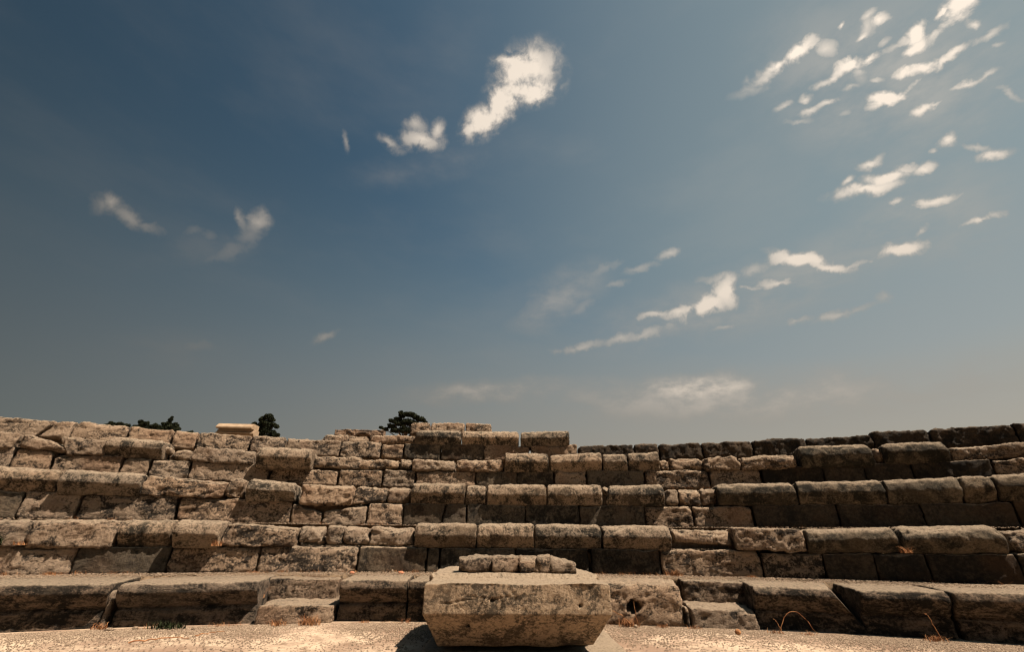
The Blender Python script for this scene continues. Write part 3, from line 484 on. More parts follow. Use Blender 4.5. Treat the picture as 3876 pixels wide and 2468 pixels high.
GREEN = simple('dark green leaves', (.007, .010, .003), (.022, .028, .010), 14)
PINE = simple('pine needles', (.010, .014, .007), (.028, .032, .014), 2)
BARK = simple('bark', (.05, .035, .025), (.10, .07, .05), 12)
MARBLE = simple('pale orange limestone', (0.285, 0.202, 0.130), (0.365, 0.273, 0.183), 4, bump=.15)
RUBBLE = stone('rubble masonry', (.26, .17, .11), (.055, .04, .03), None, lo=.42, hi=.60, scale=1.6, bump=1., vary=.02)
REDST = simple('reddish stone chip', (.34, .13, .07), (.46, .21, .12), 20)
# ---------------------------------------------------------------- setting
CX, CY = CFG['C']; RR = CFG['R']; ZT = CFG['zt']
def build_ground():
    r = np.concatenate([[0], np.linspace(.5, 12, 60), np.geomspace(13, 2500, 26)]); n = 160
    V = [(0, 0, 0)]; F = []
    for k in r[1:]:
        for i in range(n):
            a = 2*math.pi*i/n; V.append((k*math.cos(a), k*math.sin(a), 0))
    V = np.array(V, float); near = np.hypot(V[:, 0], V[:, 1]) < 12
    V[near, 2] = .010*fbm(V[near], 1.3, 3)
    for i in range(n): F.append((0, 1+i, 1+(i+1) % n))
    for k in range(len(r)-2):
        a = 1+k*n
        for i in range(n): F.append((a+i, a+n+i, a+n+(i+1) % n, a+(i+1) % n))
    tag(mesh_obj('ground', V, F, GROUND), kind='structure')
build_ground()
def build_terrain():
    g = .16
    prof = [(RR['A']+.82, -.3), (RR['A']+.82, ZT['A1']-.05), (RR['A']+.86, ZT['A1']-.012), (RR['B']+.05, ZT['A1']+.004), (RR['B']+g, ZT['A1']), (RR['B']+g, ZT['B1']-.04), (RR['D']-.02, ZT['B1']-.012), (RR['D']+g, ZT['B1']),
            (RR['D']+g, ZT['D1']-.05), (RR['F']-.02, ZT['D1']-.015), (RR['F']+g, ZT['D1']), (RR['F']+g, ZT['F1']-.05), (RR['H']-.02, ZT['F1']-.015), (RR['H']+g, ZT['F1']),
            (RR['H']+g, ZT['H1']-.10), (RR['H']+.8, ZT['H1']-.10), (RR['H']+6, ZT['H1']-.3), (60, 1.6), (110, -.4)]
    n = 360; phis = np.linspace(-1.75, 1.75, n); V = []
    R = []; 
    for (r0, z0), (r1, z1) in zip(prof[:-1], prof[1:]):
        s = max(1, min(14, int(math.hypot(r1-r0, z1-z0)/.06)))
        for j in range(s): t = j/s; R.append((r0+(r1-r0)*t, z0+(z1-z0)*t))
    R.append(prof[-1])
    R = np.array(R)
    P = np.zeros((len(R), n, 3))
    P[..., 0] = CX+R[:, None, 0]*np.sin(phis)[None]; P[..., 1] = CY+R[:, None, 0]*np.cos(phis)[None]; P[..., 2] = R[:, None, 1]
    P = P.reshape(-1, 3); P[:, 2] += .018*fbm(P, 5, 3)
    A, B = np.meshgrid(np.arange(len(R)-1), np.arange(n-1), indexing='ij'); a = (A*n+B).ravel()
    F = np.stack([a, a+1, a+n+1, a+n], 1)
    tag(mesh_obj('terrain', P, F, DIRT), kind='structure')
build_terrain()
# ---------------------------------------------------------------- stone blocks
STY = {  # rounding, displacement, material, chips, depth
    'm': (.024, .45, MOULD, 1), 'r': (.014, .8, SMOOTH, 1), 'w': (.020, 1.0, PALE, 4), 'n': (.046, .85, NOSE, 2),
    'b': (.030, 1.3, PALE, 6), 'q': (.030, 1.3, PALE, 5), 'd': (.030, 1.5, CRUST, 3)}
DEP = {'A': .97, 'B': .42, 'D': .42, 'F': .42, 'H': .55, 'C': .62, 'E': .62, 'G': .62, 'I': .5, 'J': .4, 'K': .17}
KIND = {'A': ('bench_stone', 'bench stone', 'stones of the bottom bench'), 'B': ('riser_stone', 'wall stone', 'stones of the lowest riser'),
        'D': ('riser_stone', 'wall stone', 'stones of the second riser'), 'F': ('riser_stone', 'wall stone', 'stones of the third riser'),
        'H': ('riser_stone', 'wall stone', 'stones along the skyline'), 'C': ('seat_stone', 'seat stone', 'stones of the first seat row'),
        'E': ('seat_stone', 'seat stone', 'stones of the second seat row'), 'G': ('seat_stone', 'seat stone', 'stones of the third seat row'),
        'I': ('seat_stone', 'seat stone', 'stones of the uppermost seat row'), 'J': ('cap_stone', 'stone block', 'three stones topping the ruin'),
        'K': ('stone_fragment', 'stone fragment', 'fragments on the altar block')}
def sstep(x, a, b):
    t = np.clip((x-a)/(b-a), 0, 1); return t*t*(3-2*t)
def make_block(i, co, ty, v, op, label):
    r0, amp, mat, chips = STY[ty]
    if co == 'A' and ty == 'w': chips = 1; amp *= .8
    r0 = op.get('r', r0); xa, ya, xb, yb, zl0, zr0, zl1, zr1 = v
    Pl = np.array([xa, ya]); Pr = np.array([xb, yb]); L = np.linalg.norm(Pr-Pl); u = (Pr-Pl)/L; nn = np.array([-u[1], u[0]])
    if co == 'K': r0 = .011
    D = op.get('dp', DEP[co]); D = min(D, .35 if ty == 'q' else D)
    gap = -.006 if co == 'K' else .0025 if ty in 'rmn' else .005
    if co == 'K': zl0 = zr0 = .452
    if co in 'CEGI' and ty in 'nb': zl0 -= .014; zr0 -= .014
    H = ((zl1-zl0)+(zr1-zr0))/2; l = L-2*gap
    h = .017; nx = int(np.clip(l/h, 3, 90)); nz = int(np.clip(H/h, 4, 40)); ny = int(np.clip(D/.03, 4, 30))
    T, F = lattice(nx, ny, nz)
    T[:, 1] = T[:, 1]**1.25
    dim = np.array([l, D, H]); P = T*dim
    rs = np.random.default_rng(1000+i); seed = rs.uniform(-90, 90, 3)
    rf = (.36+.64*sstep(T[:, 2], .25, .9)) if ty in 'nm' else 1.
    rl = np.clip(rf*r0*(1+.55*vn((P+seed)*4.5)+.3*vn((P+seed)*13)), .006, .45*min(l, D, H))[:, None]
    q = np.clip(P, rl, dim-rl); dv = P-q; ln = np.linalg.norm(dv, axis=1, keepdims=True)+1e-9; dv = dv/ln
    P = q+dv*rl
    t = P[:, 2]/H; wf = np.clip(1-P[:, 1]/D*1.6, 0, 1)
    if ty == 'n':
        k = rs.uniform(.8, 1.15)
        P[:, 1] += wf*(.105*k*np.clip((.50-t)/.50, 0, 1)**1.05 + .065*np.clip((t-.45)/.55, 0, 1)**2.3)
    if ty == 'm':
        P[:, 1] += wf*(.075*(1-sstep(t, .56, .84))*(t > .52) + .105*(t <= .52) + .018*np.clip((t-.80)/.20, 0, 1)**1.6 + .045*np.exp(-((t-.50)/.035)**2))
    # broken corners and edges
    if op.get('cut') != 1.0 or True:
        for c in range(chips):
            sx = rs.choice([-1, 0, 0, 1]); sz = rs.choice([1, 1, -1]) if sx else 1
            n = np.array([sx*rs.uniform(.5, 1), -rs.uniform(.3, 1.0), sz*rs.uniform(.4, 1)]); n /= np.linalg.norm(n)
            cn = np.array([(0 if sx < 0 else l) if sx else rs.uniform(0, l), 0, H if sz > 0 else 0])
            dp = rs.uniform(.012, .05)*(1.5 if ty in 'bq' else 1)*(1 if sx else .7)
            s = (P-cn)@n+dp
            if not sx: s = s-((P[:, 0]-cn[0])/rs.uniform(.12, .35))**2*.04
            s = np.maximum(s, 0); P -= n*s[:, None]*.92
    if op.get('cut') == 9.0:
        n = np.array([H, -.25*H, .30*l]); n /= np.linalg.norm(n)
        s = np.maximum((P-np.array([.70*l, 0, H]))@n, 0); P -= n*s[:, None]
    t = np.clip(P[:, 2]/H, 0, 1)
    S = P+seed; A = np.array([1, 1, 1.8 if ty in 'wbm' else 1.0])
    d = amp*(.010*fbm(S, 3.5, 2)+.012*fbm(S*A, 11, 3)+.0085*fbm(S*A, 34, 2))
    if ty in 'wb': d = d+.010*np.abs(fbm(S*np.array([.7, .7, 2.2])+P[:, :1]*.3, 6, 3))-.004
    fa = {'w': .010, 'b': .016, 'q': .017, 'd': .013, 'n': .007, 'm': .004, 'r': .004}[ty]
    d = d+fa*facet(S*np.array([.8, 1, 1.25]), .11, .3)+.35*fa*facet(S, .045, .7)
    pits = np.maximum(vn(S*24)-.50, 0)*.032*(amp > .5)+np.maximum(vn(S*43)-.5, 0)*.02
    back = (T[:, 1] > .98)
    P = P+dv*(d-pits)[:, None]*np.where(back, 0, 1)[:, None]
    if op.get('mo') == 2.0:
        hs = (T[:, 1] < .02) & (np.hypot((P[:, 0]/l-.43)/.085, (t-.48)/.13)+.35*vn(S*9) < 1); P[hs, 1] += .30
    tp = op.get('tp', 0)
    ztop = zl1+(zr1-zl1)*np.clip(P[:, 0]/l, 0, 1); zbot = zl0+(zr0-zl0)*np.clip(P[:, 0]/l, 0, 1)
    tt = P[:, 2]/H
    z = zbot+(ztop-zbot)*tt
    kl, kr = op.get('kl', 0)*.65, op.get('kr', 0)*.65; fx = P[:, 0]/l
    x = P[:, 0]+gap+(t-.5)*(kl*(1-fx)*-1 - kr*fx*-1)*1.6
    bc = np.array([(xa+xb)/2, (ya+yb)/2]); zb = min(zl0, zr0)
    W = np.zeros_like(P)
    W[:, :2] = Pl+x[:, None]*u+P[:, 1:2]*nn - bc; W[:, 2] = z-zb
    if co == 'K': W[:, :2] *= .935; bc = bc*.935; W[:, 2] += .010
    nm, cat, grp = KIND[co]
    if ty == 'r' and bc[0] > 2.3: mat = SMOOTH_SHADED
    if ty == 'n' and bc[0] > 2.5: mat = NOSE_SHADED
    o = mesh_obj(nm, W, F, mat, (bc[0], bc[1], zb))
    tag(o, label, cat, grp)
for i, (co, ty, v, op, label) in enumerate(BLOCKS): make_block(i, co, ty, v, op, label)
# ---------------------------------------------------------------- altar block
def polydist(x, y, pts):
    d = np.full(len(x), 9.)
    for (ax, ay), (bx, by) in zip(pts[:-1], pts[1:]):
        vx, vy = bx-ax, by-ay; t = np.clip(((x-ax)*vx+(y-ay)*vy)/(vx*vx+vy*vy), 0, 1)
        d = np.minimum(d, np.hypot(x-ax-t*vx, y-ay-t*vy))
    return d
def build_altar():
    dim = np.array([1.24, 1.36, .432]); T, F = lattice(140, 70, 56); P = T*dim
    seed = 13.7; rl = np.clip(.035*(1+.5*vn(P*5+seed)), .012, .06)[:, None]
    q = np.clip(P, rl, dim-rl); dv = P-q; dv /= np.linalg.norm(dv, axis=1, keepdims=True)+1e-9; P = q+dv*rl
    t = P[:, 2]/dim[2]; k = np.clip((.54-t)/.54, 0, 1)
    # underside slopes in on every side; back a little narrower than the front
    P[:, 1] += k*.27*np.clip(1-P[:, 1]/dim[1]*1.3, 0, 1)
    P[:, 0] = .62+(P[:, 0]-.62)*(1-.16*k)*(1-.035*P[:, 1]/dim[1])
    # broken back left corner of the top
    n = np.array([-.75, .25, .35]); n /= np.linalg.norm(n); s = np.maximum((P-np.array([.0, 1.1, .432]))@n+.02, 0); P -= n*s[:, None]
    n = np.array([.5, -.6, -.6]); n /= np.linalg.norm(n); s = np.maximum((P-np.array([1.24, 0, .215]))@n+.015, 0); P -= n*s[:, None]
    S = P+seed
    d = .007*fbm(S, 4, 3)+.0045*fbm(S, 17, 3)+.003*fbm(S*np.array([1.6, 1, .8]), 46, 2)
    x = (P[:, 0]/1.24)*2145+145; y = np.where(t > .54, 770-(t-.54)/.46*390, 1140-t/.54*370)
    fr = P[:, 1] < .45
    for pts, w, dep in (([(850, 600), (800, 690), (780, 750), (720, 840), (690, 880), (760, 930)], 9, .014), ([(600, 560), (690, 580), (760, 575)], 8, .008),
                        ([(300, 660), (480, 655), (700, 605), (860, 592), (940, 622), (1050, 590), (1130, 570)], 7, .011), ([(1100, 480), (1180, 560), (1190, 640)], 6, .006),
                        ([(300, 965), (480, 945), (560, 905), (700, 880)], 10, .018), ([(400, 1040), (600, 1025), (850, 1010)], 10, .012),
                        ([(1150, 930), (1300, 960), (1500, 940)], 9, .01), ([(330, 880), (450, 890), (690, 880)], 9, .01)):
        dd = polydist(x, y, pts); d = d-dep*np.exp(-(dd/w)**2)*fr
    for hx, hy, w, dep in ((940, 622, 17, .05), (1893, 675, 13, .05), (690, 878, 13, .04), (1035, 710, 9, .02), (1840, 555, 7, .015), (440, 1035, 20, .03)):
        d = d-dep*np.exp(-((x-hx)**2+(y-hy)**2)/w**2)*fr
    P = P+dv*d[:, None]
    P[:, 0] -= .62
    o = mesh_obj('altar_block', P, F, ALTAR, (.055, 3.245, .030))
    o.rotation_euler = (0, 0, math.radians(2.0))
    tag(o, 'huge pale stone block tapering to its base, standing alone in front of the bench', 'stone block')
    # low plinth slab under it
    T, F = lattice(80, 60, 6); dim = np.array([1.35, 1.1, .10]); P = T*dim; q = np.clip(P, .012, dim-.012); dv = P-q; dv /= np.linalg.norm(dv, axis=1, keepdims=True)+1e-9
    P = q+dv*.012+dv*(.004*fbm(P+3, 9, 3))[:, None]; P[:, 0] -= .675
    o = mesh_obj('plinth_slab', P, F, ALTAR, (.10, 3.515, -.072)); tag(o, 'flat slab barely showing beneath the huge pale block', 'slab')
build_altar()
# ---------------------------------------------------------------- gravel, pebbles, grass
def pebbles(name, pts, sizes, mat, label, cat, kind='stuff'):
    base = np.array([(1, 0, 0), (-1, 0, 0), (0, 1, 0), (0, -1, 0), (0, 0, .7), (0, 0, -.5)], float)
    fc = np.array([(0, 2, 4), (2, 1, 4), (1, 3, 4), (3, 0, 4), (2, 0, 5), (1, 2, 5), (3, 1, 5), (0, 3, 5)])
    n = len(pts); b = base[None]*rng.uniform(.6, 1.3, (n, 6, 1))
    a = rng.uniform(0, 6.28, n); c, s = np.cos(a)[:, None], np.sin(a)[:, None]
    X = b[..., 0]*c-b[..., 1]*s; Y = b[..., 0]*s+b[..., 1]*c
    V = np.stack([X, Y*.8, b[..., 2]*.8], -1)*np.asarray(sizes)[:, None, None]+np.asarray(pts)[:, None]
    F = (fc[None]+6*np.arange(n)[:, None, None]).reshape(-1, 3)
    tag(mesh_obj(name, V.reshape(-1, 3), F, mat, smooth=False), label, cat, kind=kind)
def scatter():
    pts = []; sz = []
    n = 110000
    ph = rng.uniform(-.62, .62, n); w = rng.exponential(.55, n); r = RR['A']-.0-w
    x = CX+r*np.sin(ph); y = CY+r*np.cos(ph); c = vn(np.stack([x*2.2, y*2.2, 0*x], 1))+.6*vn(np.stack([x*7, y*7, 0*x], 1))
    keep = (y > 2.6) & (rng.random(n) < np.clip(np.exp(-w/.30)+.10+.35*sstep(c, -.1, .5), 0, 1)) ; x, y = x[keep], y[keep]
    keep = ~((abs(x-.06) < .62) & (y > 3.3) & (y < 4.6)); x, y = x[keep], y[keep]
    for a, b in zip(x, y): pts.append((a, b, .003)); sz.append(rng.uniform(.004, .012)*rng.uniform(.7, 1))
    for R0, R1, z, m in ((RR['A']+.35, RR['B']+.02, ZT['A1']+.008, 15000), (RR['C']+.28, RR['D']+.02, ZT['C1'], 3500), (RR['C']+.1, RR['D'], ZT['B1']+.002, 3500), (RR['E']+.1, RR['F'], ZT['D1']+.0, 2500), (RR['G']+.1, RR['H'], ZT['F1']+.0, 1500)):
        ph = rng.uniform(-.62, .62, m); r = R1-(R1-R0)*rng.beta(1, 1.8, m)
        for p, q in zip(ph, r): pts.append((CX+q*math.sin(p), CY+q*math.cos(p), z+rng.uniform(-.004, .006))); sz.append(rng.uniform(.004, .010))
    pebbles('gravel', pts, sz, PEB, 'fine limestone gravel strewn on the paving and the ledges', 'gravel')
scatter()
def tuft(name, loc, n, h, mat, label, cat, grp=None, spread=.05, lean=.6, width=.0025):
    V = []; F = []
    for k in range(n):
        a = random.uniform(0, 6.283); b = random.uniform(0, spread); x, y = math.cos(a)*b, math.sin(a)*b*.5
        hh = h*random.uniform(.35, 1); ln = lean*random.uniform(.1, 1.2)*hh; a2 = random.uniform(0, 6.283); wx, wy = -math.sin(a2)*width, math.cos(a2)*width
        i0 = len(V); S = 5
        for s in range(S+1):
            t = s/S; px = x+math.cos(a2)*ln*t*t; py = y+math.sin(a2)*ln*t*t; pz = hh*(t-.25*t*t*lean)
            w = 1-t*.9; V += [(px-wx*w, py-wy*w, pz), (px+wx*w, py+wy*w, pz)]
        for s in range(S): b0 = i0+2*s; F.append((b0, b0+1, b0+3, b0+2))
    tag(mesh_obj(name, V, F, mat, loc), label, cat, grp)
TU = [((-3.30, 4.33, 0), 70, .07, 'dry reddish tuft at the open joint right of the leftmost bench stone'),
      ((-2.40, 4.93, .17), 160, .13, 'matted dry grass filling the corner left of the upper step'),
      ((-1.96, 4.55, 0), 60, .08, 'thin dry tuft at the left foot of the sunlit lower step'),
      ((-1.72, 4.60, 0), 140, .12, 'taller rusty tuft at the right foot of the sunlit lower step'),
      ((-1.30, 4.76, 0), 40, .04, 'tiny dry tuft under the shaded bench stone beside the altar block'),
      ((1.05, 4.68, 0), 130, .10, 'largest tangle of dry weeds, below the square hole in the bench'),
      ((1.34, 4.66, 0), 60, .05, 'low dry weeds right of the square hole tangle'),
      ((1.60, 4.60, 0), 40, .05, 'small dry weeds at the narrow upright chip'),
      ((1.76, 5.45, .345), 90, .10, 'orange dry tuft on the ledge above the right steps'),
      ((3.30, 4.16, 0), 120, .06, 'clump of dry grass at the foot of the dark moulded bench stone'),
      ((2.45, 4.38, 0), 60, .04, 'flat dry grass under the diagonally broken bench stone'),
      ((2.20, 4.44, 0), 40, .05, 'sparse dry weeds left of the flat dry grass at the right'),
      ((-4.30, 4.80, .345), 70, .05, 'brown dry weeds on the far left of the gravelled ledge'),
      ((-3.03, 5.17, .60), 60, .09, 'rusty tuft hanging in the joint right of the bulging square seat stone'),
      ((-4.60, 4.70, .60), 60, .05, 'dry grass between the two leftmost stones of the first seat row'),
      ((3.84, 4.86, .60), 60, .09, 'pale dry weeds in the dark gap before the very round seat stone'),
      ((2.52, 5.35, .345), 60, .04, 'low orange weeds near the right end of the scratched sloping stone'),
      ((-2.65, 5.33, .345), 50, .04, 'short dry grass at the back of the ledge behind the pitted lip')]
for loc, n, h, lab in TU:
    tuft('grass_tuft', loc, n, h, DRY, lab, 'dry grass', 'dry grass tufts among the stones', spread=.10 if n > 80 else .07, lean=1.0)
tuft('green_plant', (-4.60, 4.36, .60), 320, .17, GREEN, 'dark green bushy plant sprouting at the left edge of the first seat row', 'plant', spread=.17, lean=1.2, width=.006)
tuft('green_plant', (-2.80, 4.40, 0), 220, .07, GREEN, 'dark green plant growing against the long moulded bench stone', 'plant', spread=.16, lean=.9, width=.005)
def weeds():
    V = []; F = []
    for R0, z, n in ((RR['A']-.03, 0, 150), (RR['B']-.03, ZT['A1']+.004, 110), (RR['D']-.02, ZT['C1'], 60), (RR['F']-.02, ZT['E1'], 40)):
        for k in range(n):
            ph = random.uniform(-.6, .6)
            if vn(np.array([[ph*14, R0, 0]]))[0] < .12: continue
            cx_, cy_ = CX+(R0-abs(random.gauss(0, .025)))*math.sin(ph), CY+R0*math.cos(ph)
            for b in range(random.randint(8, 22)):
                x, y = cx_+random.gauss(0, .03), cy_-abs(random.gauss(0, .015)); a = random.uniform(0, 6.283); h = random.uniform(.012, .06); l = random.uniform(.2, 1.6)*h; w = .0014
                i0 = len(V); wx, wy = -math.sin(a)*w, math.cos(a)*w
                for t in (0, .5, 1): V += [(x+math.cos(a)*l*t*t-wx*(1-t*.8), y+math.sin(a)*l*t*t-wy*(1-t*.8), z+h*(t-.3*t*t)), (x+math.cos(a)*l*t*t+wx*(1-t*.8), y+math.sin(a)*l*t*t+wy*(1-t*.8), z+h*(t-.3*t*t))]
                F += [(i0, i0+1, i0+3, i0+2), (i0+2, i0+3, i0+5, i0+4)]
    tag(mesh_obj('weeds', V, F, DRY), 'sparse dry weeds and litter along the foot of each row', 'weeds', kind='stuff')
weeds()
def tube(name, pts, r, mat, label, cat, grp=None):
    V = []; F = []; pts = [Vector(p) for p in pts]; o0 = pts[0].copy(); n = 6
    for i, p in enumerate(pts):
        d = (pts[min(i+1, len(pts)-1)]-pts[max(i-1, 0)]).normalized(); a = d.orthogonal().normalized(); b = d.cross(a); rr = r*(1-.6*i/len(pts))
        for k in range(n): V.append((p-o0+a*math.cos(k*1.0472)*rr+b*math.sin(k*1.0472)*rr)[:])
    for i in range(len(pts)-1):
        for k in range(n): F.append((i*n+k, i*n+(k+1) % n, (i+1)*n+(k+1) % n, (i+1)*n+k))
    tag(mesh_obj(name, V, F, mat, o0[:]), label, cat, grp)
def arc(a, b, h, n=12, wob=.006):
    return [tuple(a[j]+(b[j]-a[j])*t/n+(math.sin(math.pi*t/n)*h if j == 2 else 0)+random.uniform(-wob, wob)*(0 < t < n) for j in range(3)) for t in range(n+1)]
tube('twig', arc((-2.66, 3.80, .008), (-2.36, 3.99, .008), .012), .005, DRY, 'longer bent reddish twig lying on the paving', 'twig', 'twigs on the paving')
tube('twig', arc((-2.37, 4.08, .008), (-2.24, 4.24, .008), .006), .004, DRY, 'shorter reddish twig lying nearer the bench', 'twig', 'twigs on the paving')
tube('dry_stem', arc((2.22, 4.42, 0), (2.52, 4.38, .01), .16), .0032, DRY, 'arching dry stem in front of the diagonally broken bench stone', 'dry stem', 'dry stems by the bench')
tube('dry_stem', arc((2.26, 4.42, 0), (2.20, 4.42, .11), .02), .003, DRY, 'short upright dry stem beside the arching one', 'dry stem', 'dry stems by the bench')
tube('dry_stem', arc((3.33, 4.15, .02), (3.24, 4.12, .19), .05), .0032, DRY, 'hooked dry stem rising from the clump at the dark moulded stone', 'dry stem', 'dry stems by the bench')
tube('dry_stem', arc((1.12, 4.66, .02), (1.10, 4.63, .20), .0), .004, DRY, 'straight dry stem standing before the square hole', 'dry stem', 'dry stems by the bench')
tube('dry_stem', arc((1.08, 4.66, .01), (.86, 4.62, .13), .03), .004, DRY, 'dry stem leaning left from the tangle before the square hole', 'dry stem', 'dry stems by the bench')
def rock(name, loc, s, mat, label, cat, grp):
    T, F = lattice(8, 8, 8); P = T-.5; P = P/np.linalg.norm(P, axis=1, keepdims=True)*(.8+.2*np.abs(T-.5).max(1, keepdims=True)); P *= (1+.22*fbm(P+loc[0]*9, 1.6, 3))[:, None]
    P *= np.array(s); P[:, 2] -= P[:, 2].min()+.1*s[2]
    tag(mesh_obj(name, P, F, mat, loc), label, cat, grp)
for loc, s, mt, lab in (((1.09, 4.60, .01), (.018, .015, .013), PEB, 'round white pebble in front of the square hole'),
                        ((1.87, 4.38, 0), (.026, .024, .024), DRY, 'brown dry ball lying alone before the right steps'),
                        ((-3.17, 4.27, 0), (.045, .02, .014), PEB, 'flat pale chip beside the open joint at the left'),
                        ((-3.02, 4.34, 0), (.025, .02, .014), PEB, 'small pale stone right of the flat chip'),
                        ((-2.55, 4.34, 0), (.016, .015, .016), PEB, 'whitish pebble under the pitted bench lip'),
                        ((-1.63, 5.30, .345), (.03, .02, .018), REDST, 'reddish chip on the ledge, the left of two'),
                        ((-1.15, 5.42, .345), (.035, .022, .018), REDST, 'reddish chip on the ledge, the right of two'),
                        ((-1.28, 5.58, .345), (.016, .015, .02), PEB, 'pale pebble on the ledge below the rounded wall stone')):
    rock('pebble', loc, s, mt, lab, 'pebble', 'loose pebbles and chips')
# ---------------------------------------------------------------- skyline
def cornice():
    root = bpy.data.objects.new('cornice_block', None); COL.objects.link(root); root.location = (-10.9, 18, 4.08); root.rotation_euler = (0, 0, math.radians(4))
    tag(root, 'pale moulded cornice fragment standing on the skyline beside the small tree', 'cornice')
    def sweep(name, prof, x0, x1):
        n = len(prof); V = []; F = []; S = 40
        for s in range(S+1):
            for (y, z) in prof: V.append((x0+(x1-x0)*s/S, y, z))
        V = np.array(V); V = V+.006*fbm(V*6+3, 1.5, 2)[:, None]
        F = [(s*n+k, s*n+(k+1) % n, (s+1)*n+(k+1) % n, (s+1)*n+k) for s in range(S) for k in range(n)]
        F += [tuple(range(n))[::-1], tuple(S*n+k for k in range(n))]
        o = mesh_obj(name, V, F, MARBLE, parent=root, smooth=False); return o
    sweep('crown_moulding', [(-.30, .48), (-.31, .50), (-.31, .545), (-.27, .58), (-.21, .63), (-.17, .66), (-.15, .685), (.3, .685), (.3, .48)], -.70, .66)
    sweep('fascia', [(-.05, -.4), (-.05, .20), (-.09, .22), (-.13, .27), (-.10, .29), (-.17, .30), (-.17, .345), (-.12, .36), (-.08, .40), (-.06, .475), (.3, .475), (.3, -.4)], -.73, .71)
cornice()
def stone_wall():
    V = []; F = []; x0, x1, z0, z1 = -19.5, -14.1, 8.0, 11.62
    T, F = lattice(110, 10, 70); P = T*np.array([x1-x0, .9, z1-z0]); 
    P[:, 2] += np.where(T[:, 2] > .6, (.16*fbm(P*np.array([1, .3, 0])+3, 1.1, 4)-.03), 0)
    # relieving arch showing above the seats
    ax, az = 3.1, 2.45; rr = np.hypot(P[:, 0]-ax, (P[:, 2]-az)*1.25)
    ins = (rr < .95) & (T[:, 1] < .3); P[ins, 1] += .55
    ring = (rr >= .95) & (rr < 1.2) & (T[:, 1] < .1); P[ring, 1] -= .06
    S = P.copy(); S[:, 2] *= 2.2; P[:, 1] += .10*fbm(S, 2.5, 3)*(T[:, 1] < .1)
    o = mesh_obj('ruined_wall', P, F, RUBBLE, (x0, 50, z0)); tag(o, 'ruined rubble wall with an arch, behind the seats beside the dark pine', 'wall')
    # end stub, taller dark pier at its left
stone_wall()
def clump_leaves(C, rad, n, size, flat=.7):
    """n small leaf quads round each clump centre"""
    C = np.asarray(C); k = len(C); d = rng.normal(size=(k, n, 3)); d /= np.linalg.norm(d, axis=2, keepdims=True)
    r = np.asarray(rad)[:, None, None]*rng.uniform(.45, 1.05, (k, n, 1)); c = C[:, None]+d*r*np.array([1, 1, flat]); c = c.reshape(-1, 3)
    a = rng.normal(size=(len(c), 3)); a /= np.linalg.norm(a, axis=1, keepdims=True); b = np.cross(a, rng.normal(size=(len(c), 3))); b /= np.linalg.norm(b, axis=1, keepdims=True)
    s = size*rng.uniform(.5, 1.3, (len(c), 1)); V = np.stack([c-a*s, c-b*s*.45, c+a*s, c+b*s*.45], 1).reshape(-1, 3)
    return V, np.arange(len(V)).reshape(-1, 4)
def tree(name, loc, clumps, trunk_h, label, cat, leaf=.09, n=260, flat=.7, grp=None, limbs=True):
    root = bpy.data.objects.new(name, None); COL.objects.link(root); root.location = loc; tag(root, label, cat, grp)
    C = np.array([c[:3] for c in clumps], float); R = np.array([c[3] for c in clumps])
    sub = []; sr = []
    for c, r in zip(C, R):
        for k in range(15):
            v = rng.normal(size=3); v /= np.linalg.norm(v); sub.append(c+v*r*np.array([.75, .75, flat*.75])*rng.uniform(.3, 1)); sr.append(r*rng.uniform(.40, .66))
    V, F = clump_leaves(np.array(sub), sr, n, leaf, flat)
    mesh_obj('crown', V, F, PINE, parent=root, smooth=False)
    VV = []; FF = []
    def limb(a, b, r0, r1, seg=6):
        a, b = Vector(a), Vector(b); i0 = len(VV); m = 7; dd = (b-a).normalized(); u = dd.orthogonal().normalized(); w = dd.cross(u)
        for s in range(seg+1):
            t = s/seg; p = a.lerp(b, t)+Vector((math.sin(t*3.1)*.06, math.cos(t*2.3)*.05, 0))*(0 < s < seg); r = r0+(r1-r0)*t
            for k in range(m): VV.append((p+u*math.cos(k*6.283/m)*r+w*math.sin(k*6.283/m)*r)[:])
        for s in range(seg):
            for k in range(m): FF.append((i0+s*m+k, i0+s*m+(k+1) % m, i0+(s+1)*m+(k+1) % m, i0+(s+1)*m+k))
    top = C.mean(0); limb((0, 0, 0), (top[0], top[1], top[2]), trunk_h*.045, trunk_h*.015)
    for c in C[::2]: limb((top[0]*.5, top[1]*.5, trunk_h*.6), tuple(c), trunk_h*.014, .02)
    mesh_obj('trunk', VV, FF, BARK, parent=root)
def pxclumps(lst, o, sc):  # clump list given as metres right of / above the base
    return [(x*sc, y*sc, z*sc, r*sc) for x, y, z, r in lst]
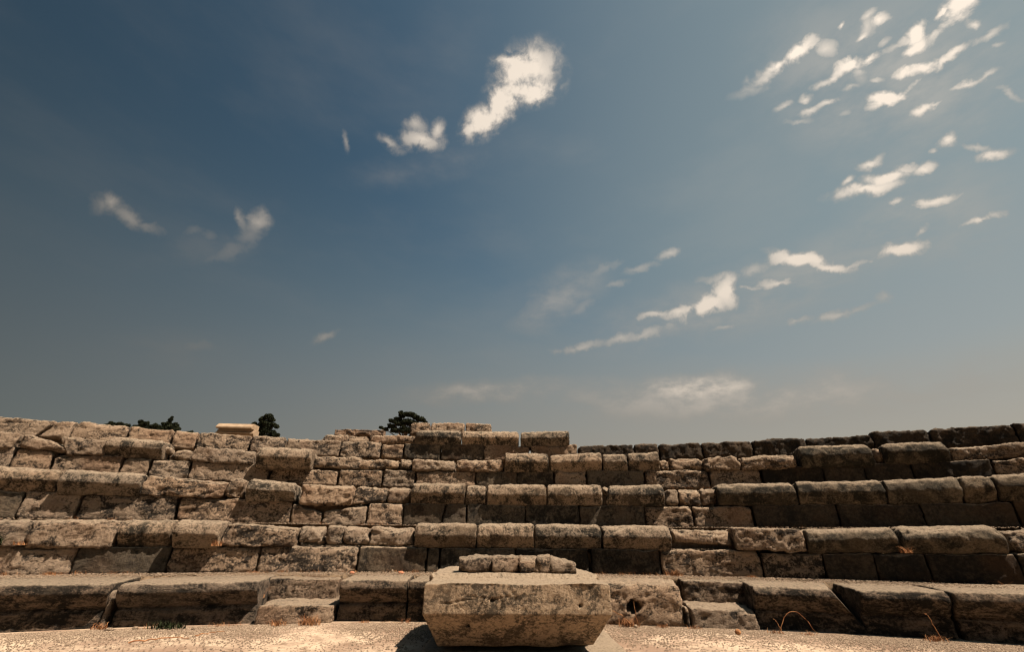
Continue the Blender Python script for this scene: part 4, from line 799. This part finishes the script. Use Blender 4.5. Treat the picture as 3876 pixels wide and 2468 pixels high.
# wind shaped pine
b = (-9.3, 40, 5.0)
tree('pine_tree', b, [(-.45, 0, 5.75, .42), (-.05, .1, 5.85, .42), (.35, -.1, 5.75, .40), (.75, 0, 5.6, .38), (1.1, .1, 5.45, .36), (1.45, 0, 5.3, .30), (-.85, 0, 5.35, .40), (-1.35, 0, 4.75, .34), (-1.9, .1, 4.5, .26), (-2.25, 0, 4.62, .18),
     (-1.2, -.2, 5.15, .35), (-.6, 0, 5.0, .55), (0, .2, 5.1, .6), (.6, 0, 5.0, .55), (1.0, 0, 4.8, .5), (-1.0, 0, 4.35, .45), (-.3, 0, 4.4, .55), (.4, .2, 4.4, .55), (1.0, 0, 4.4, .45), (-.65, 0, 6.0, .22), (-1.45, 0, 5.25, .22), (1.65, 0, 5.12, .18)], 5.5,
     'wide dark wind-shaped pine behind the uppermost stones', 'pine tree', leaf=.075, n=230, flat=.55)
b = (-24.5, 45, 6.0)
tree('pine_tree', b, [(-.05, 0, 5.75, .42), (-.55, 0, 5.45, .36), (.35, 0, 5.45, .34), (-.6, .1, 5.0, .34), (-1.2, 0, 4.9, .3), (0, 0, 5.05, .5), (.7, 0, 4.95, .32), (1.0, 0, 4.75, .26), (.3, 0, 4.7, .38), (-.75, 0, 4.5, .42), (-.1, 0, 4.3, .5), (.75, 0, 4.15, .36), (1.15, 0, 3.85, .34), (.4, 0, 3.7, .4), (-.5, 0, 3.9, .5), (-1.0, 0, 4.0, .32), (.1, 0, 3.4, .5), (-.7, 0, 3.4, .5), (.95, 0, 3.4, .4)], 5,
     'small round dark tree standing right of the cornice fragment', 'tree', leaf=.075, n=230, flat=.8)
BU = [(-58.35, 14.5, .5, .8, 'tiny dark bush tip left of the row of trees'), (-56.1, 14.5, 1.5, 1.1, 'low dark tree at the left of the row of trees'), (-52.7, 14.7, 2.0, 1.5, 'dark spreading tree, second from left in the distant row'),
      (-49.0, 14.85, 1.7, 1.9, 'broad dark tree filling the middle of the distant row'), (-45.8, 15.0, 1.7, 2.0, 'dark tree with a pointed upright tip in the distant row'), (-42.4, 13.7, 1.5, 1.0, 'low straggly dark tree at the right of the distant row')]
for j, (x, ztop, w, hgt, lab) in enumerate(BU):
    cl = []
    for k in range(9): 
        u = -1+2*k/8; zt = 5.2-.55*abs(u)+random.uniform(-.25, .15); cl.append((u*w*.85, random.uniform(-.3, .3), zt, .26+.15*random.random()))
        cl.append((u*w*.8, 0, zt-.6, .5))
        cl.append((u*w*.8, 0, zt-1.3, .55))
    if j == 4: cl += [(.15, 0, 5.6, .28), (.2, 0, 5.9, .18)]
    if j == 3: cl += [(-.6, 0, 5.45, .3)]
    tree('dark_tree', (x, 60, ztop-5.62-.12*(j > 2)), cl, 5, lab, 'tree', leaf=.11, n=120, flat=.8, grp='distant dark trees beyond the left seats')
